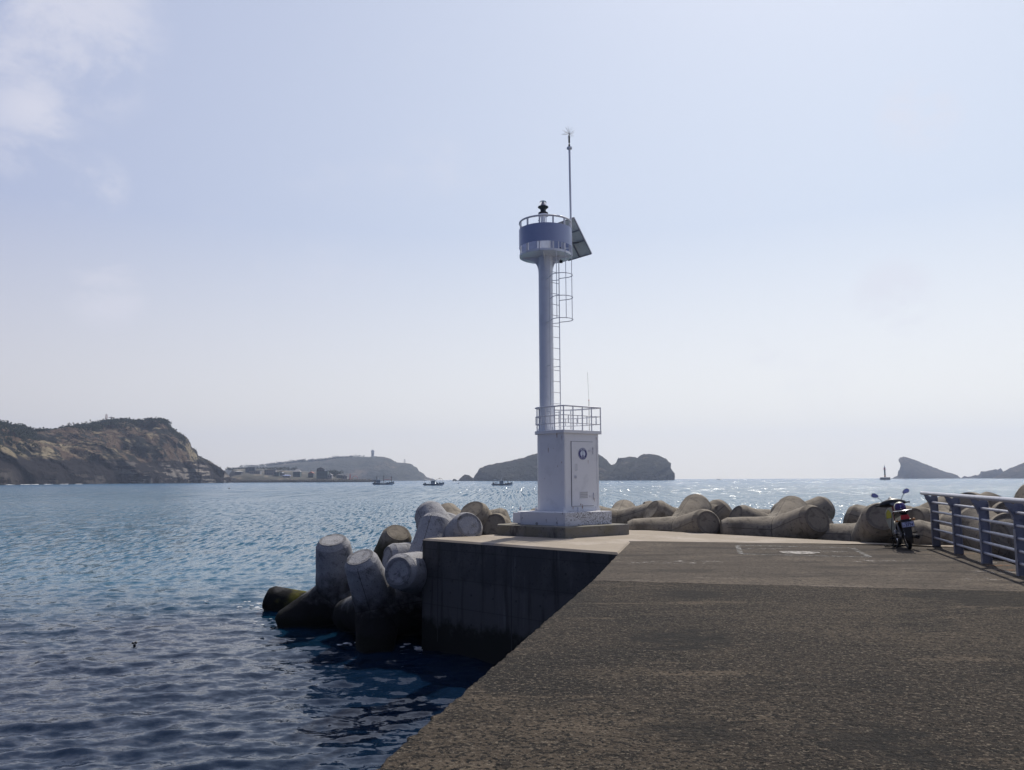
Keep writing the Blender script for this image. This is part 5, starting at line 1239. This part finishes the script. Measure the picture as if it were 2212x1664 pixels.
# ------------------------------------------------------------------ sea beacon, floats
a = G(1911.5, 1035.3, SEA); d = 1700; a = P(1911.8, 1030, d); k = d/F; e = empty('sea_beacon', (a.x, a.y, SEA)); tag(e, 'red and black lighthouse column on a square concrete block standing in the sea at right', 'beacon')
for nm, mb, mm in (('caisson', MB().box((0, 0, 3.6*k-2), (17*k, 12*k, 7.6*k)), M['bdark']), ('lower_column', MB().lathe((0, 0, 6*k), [(1.8*k, 0), (1.6*k, 4.4*k)], seg=16), M['orange']),
                   ('column', MB().lathe((0, 0, 10.3*k), [(1.6*k, 0), (1.6*k, 11*k)], seg=16), M['bdark']), ('upper_column', MB().lathe((0, 0, 21*k), [(1.6*k, 0), (1.6*k, 5.4*k), (0, 5.4*k)], seg=16), M['redp']),
                   ('gallery', MB().lathe((0, 0, 21.8*k), [(1.5*k, 0), (3.2*k, .2*k), (3.2*k, .7*k), (1.5*k, .7*k)], seg=20), M['bgrey']), ('lantern', MB().lathe((0, 0, 26.2*k), [(1.9*k, 0), (1.9*k, .5*k), (1.1*k, .6*k), (.8*k, 4*k), (.2*k, 4.4*k), (.15*k, 7*k), (0, 7*k)], seg=14), M['bwhite']),
                   ('hand_rail', MB().tube([(math.cos(q)*3.1*k, math.sin(q)*3.1*k, 23.6*k) for q in np.linspace(0, 6.28, 21)[:-1]], .12*k, 5, closed=True), M['bgrey'])):
    o = mb.build(nm, mm); o.parent = e
def floatb(x, y, r, label, m):
    p = G(x, y, SEA); e = empty('float', p); tag(e, label, 'float')
    o = MB().ball((0, 0, r*.35), r, 14, 10).build('body', m); o.parent = e
    o = MB().tube([(0, 0, r*1.2), (0, 0, r*1.75)], r*.14, 6).build('eye', m); o.parent = e
floatb(495, 1056, .42, 'small round dark green float on the sea below the left headland', M['green'])
floatb(990.6, 1045, .75, 'tiny dark float on the sea between the second boat and the lighthouse', M['black'])
p = G(290.5, 1396, SEA); e = empty('net_float', p+Vector((0, 0, -.01))); tag(e, 'small black cluster of net floats bobbing on the dark water at lower left', 'float')
o = MB().lathe((0, 0, -.05), [(0, 0), (.035, 0), (.035, .11), (0, .12)], seg=10).build('stem', M['black']); o.parent = e
for c, r_ in (((-.045, 0, .09), (.04, .03, .028)), ((.03, 0, .10), (.045, .03, .03))):
    o = MB().ball(c, r_, 12, 8).build('bob', M['black']); o.parent = e

# ------------------------------------------------------------------ haze
hz_b = MB().box((0, 0, 190), (13600, 13600, 400)).build('haze', None); tag(hz_b, 'thin sea haze', 'haze', kind='stuff')
hm = bpy.data.materials.new('haze'); hm.use_nodes = True; t = hm.node_tree; t.nodes.clear(); vo = t.nodes.new('ShaderNodeVolumePrincipled')
vo.inputs['Color'].default_value = (.62, .74, 1.0, 1); vo.inputs['Density'].default_value = .00012; vo.inputs['Anisotropy'].default_value = .3
oo = t.nodes.new('ShaderNodeOutputMaterial'); t.links.new(vo.outputs[0], oo.inputs['Volume']); hz_b.data.materials.append(hm)

# wash where the water meets the blocks
mb = MB(); rf = random.Random(5)
for (x, y, n_, sp_) in ((574, 1311, 22, .7), (640, 1345, 14, .8), (690, 1352, 10, .7), (785, 1392, 16, .5), (830, 1396, 12, .6), (912, 1402, 8, .25), (600, 1300, 14, 1.2)):
    c = G(x, y, SEA)
    for k in range(n_):
        p = c+Vector((rf.gauss(0, sp_), rf.gauss(0, sp_*.35), rf.uniform(.0, .05))); q = rf.uniform(.015, .05); mb.ball(p, (q*2.2, q*1.2, q*.4), 7, 4, jit=.35)
tag(mb.build('wash', M['foam'], weld=False), 'specks of white wash around the tetrapods at the waterline', 'foam', kind='stuff')
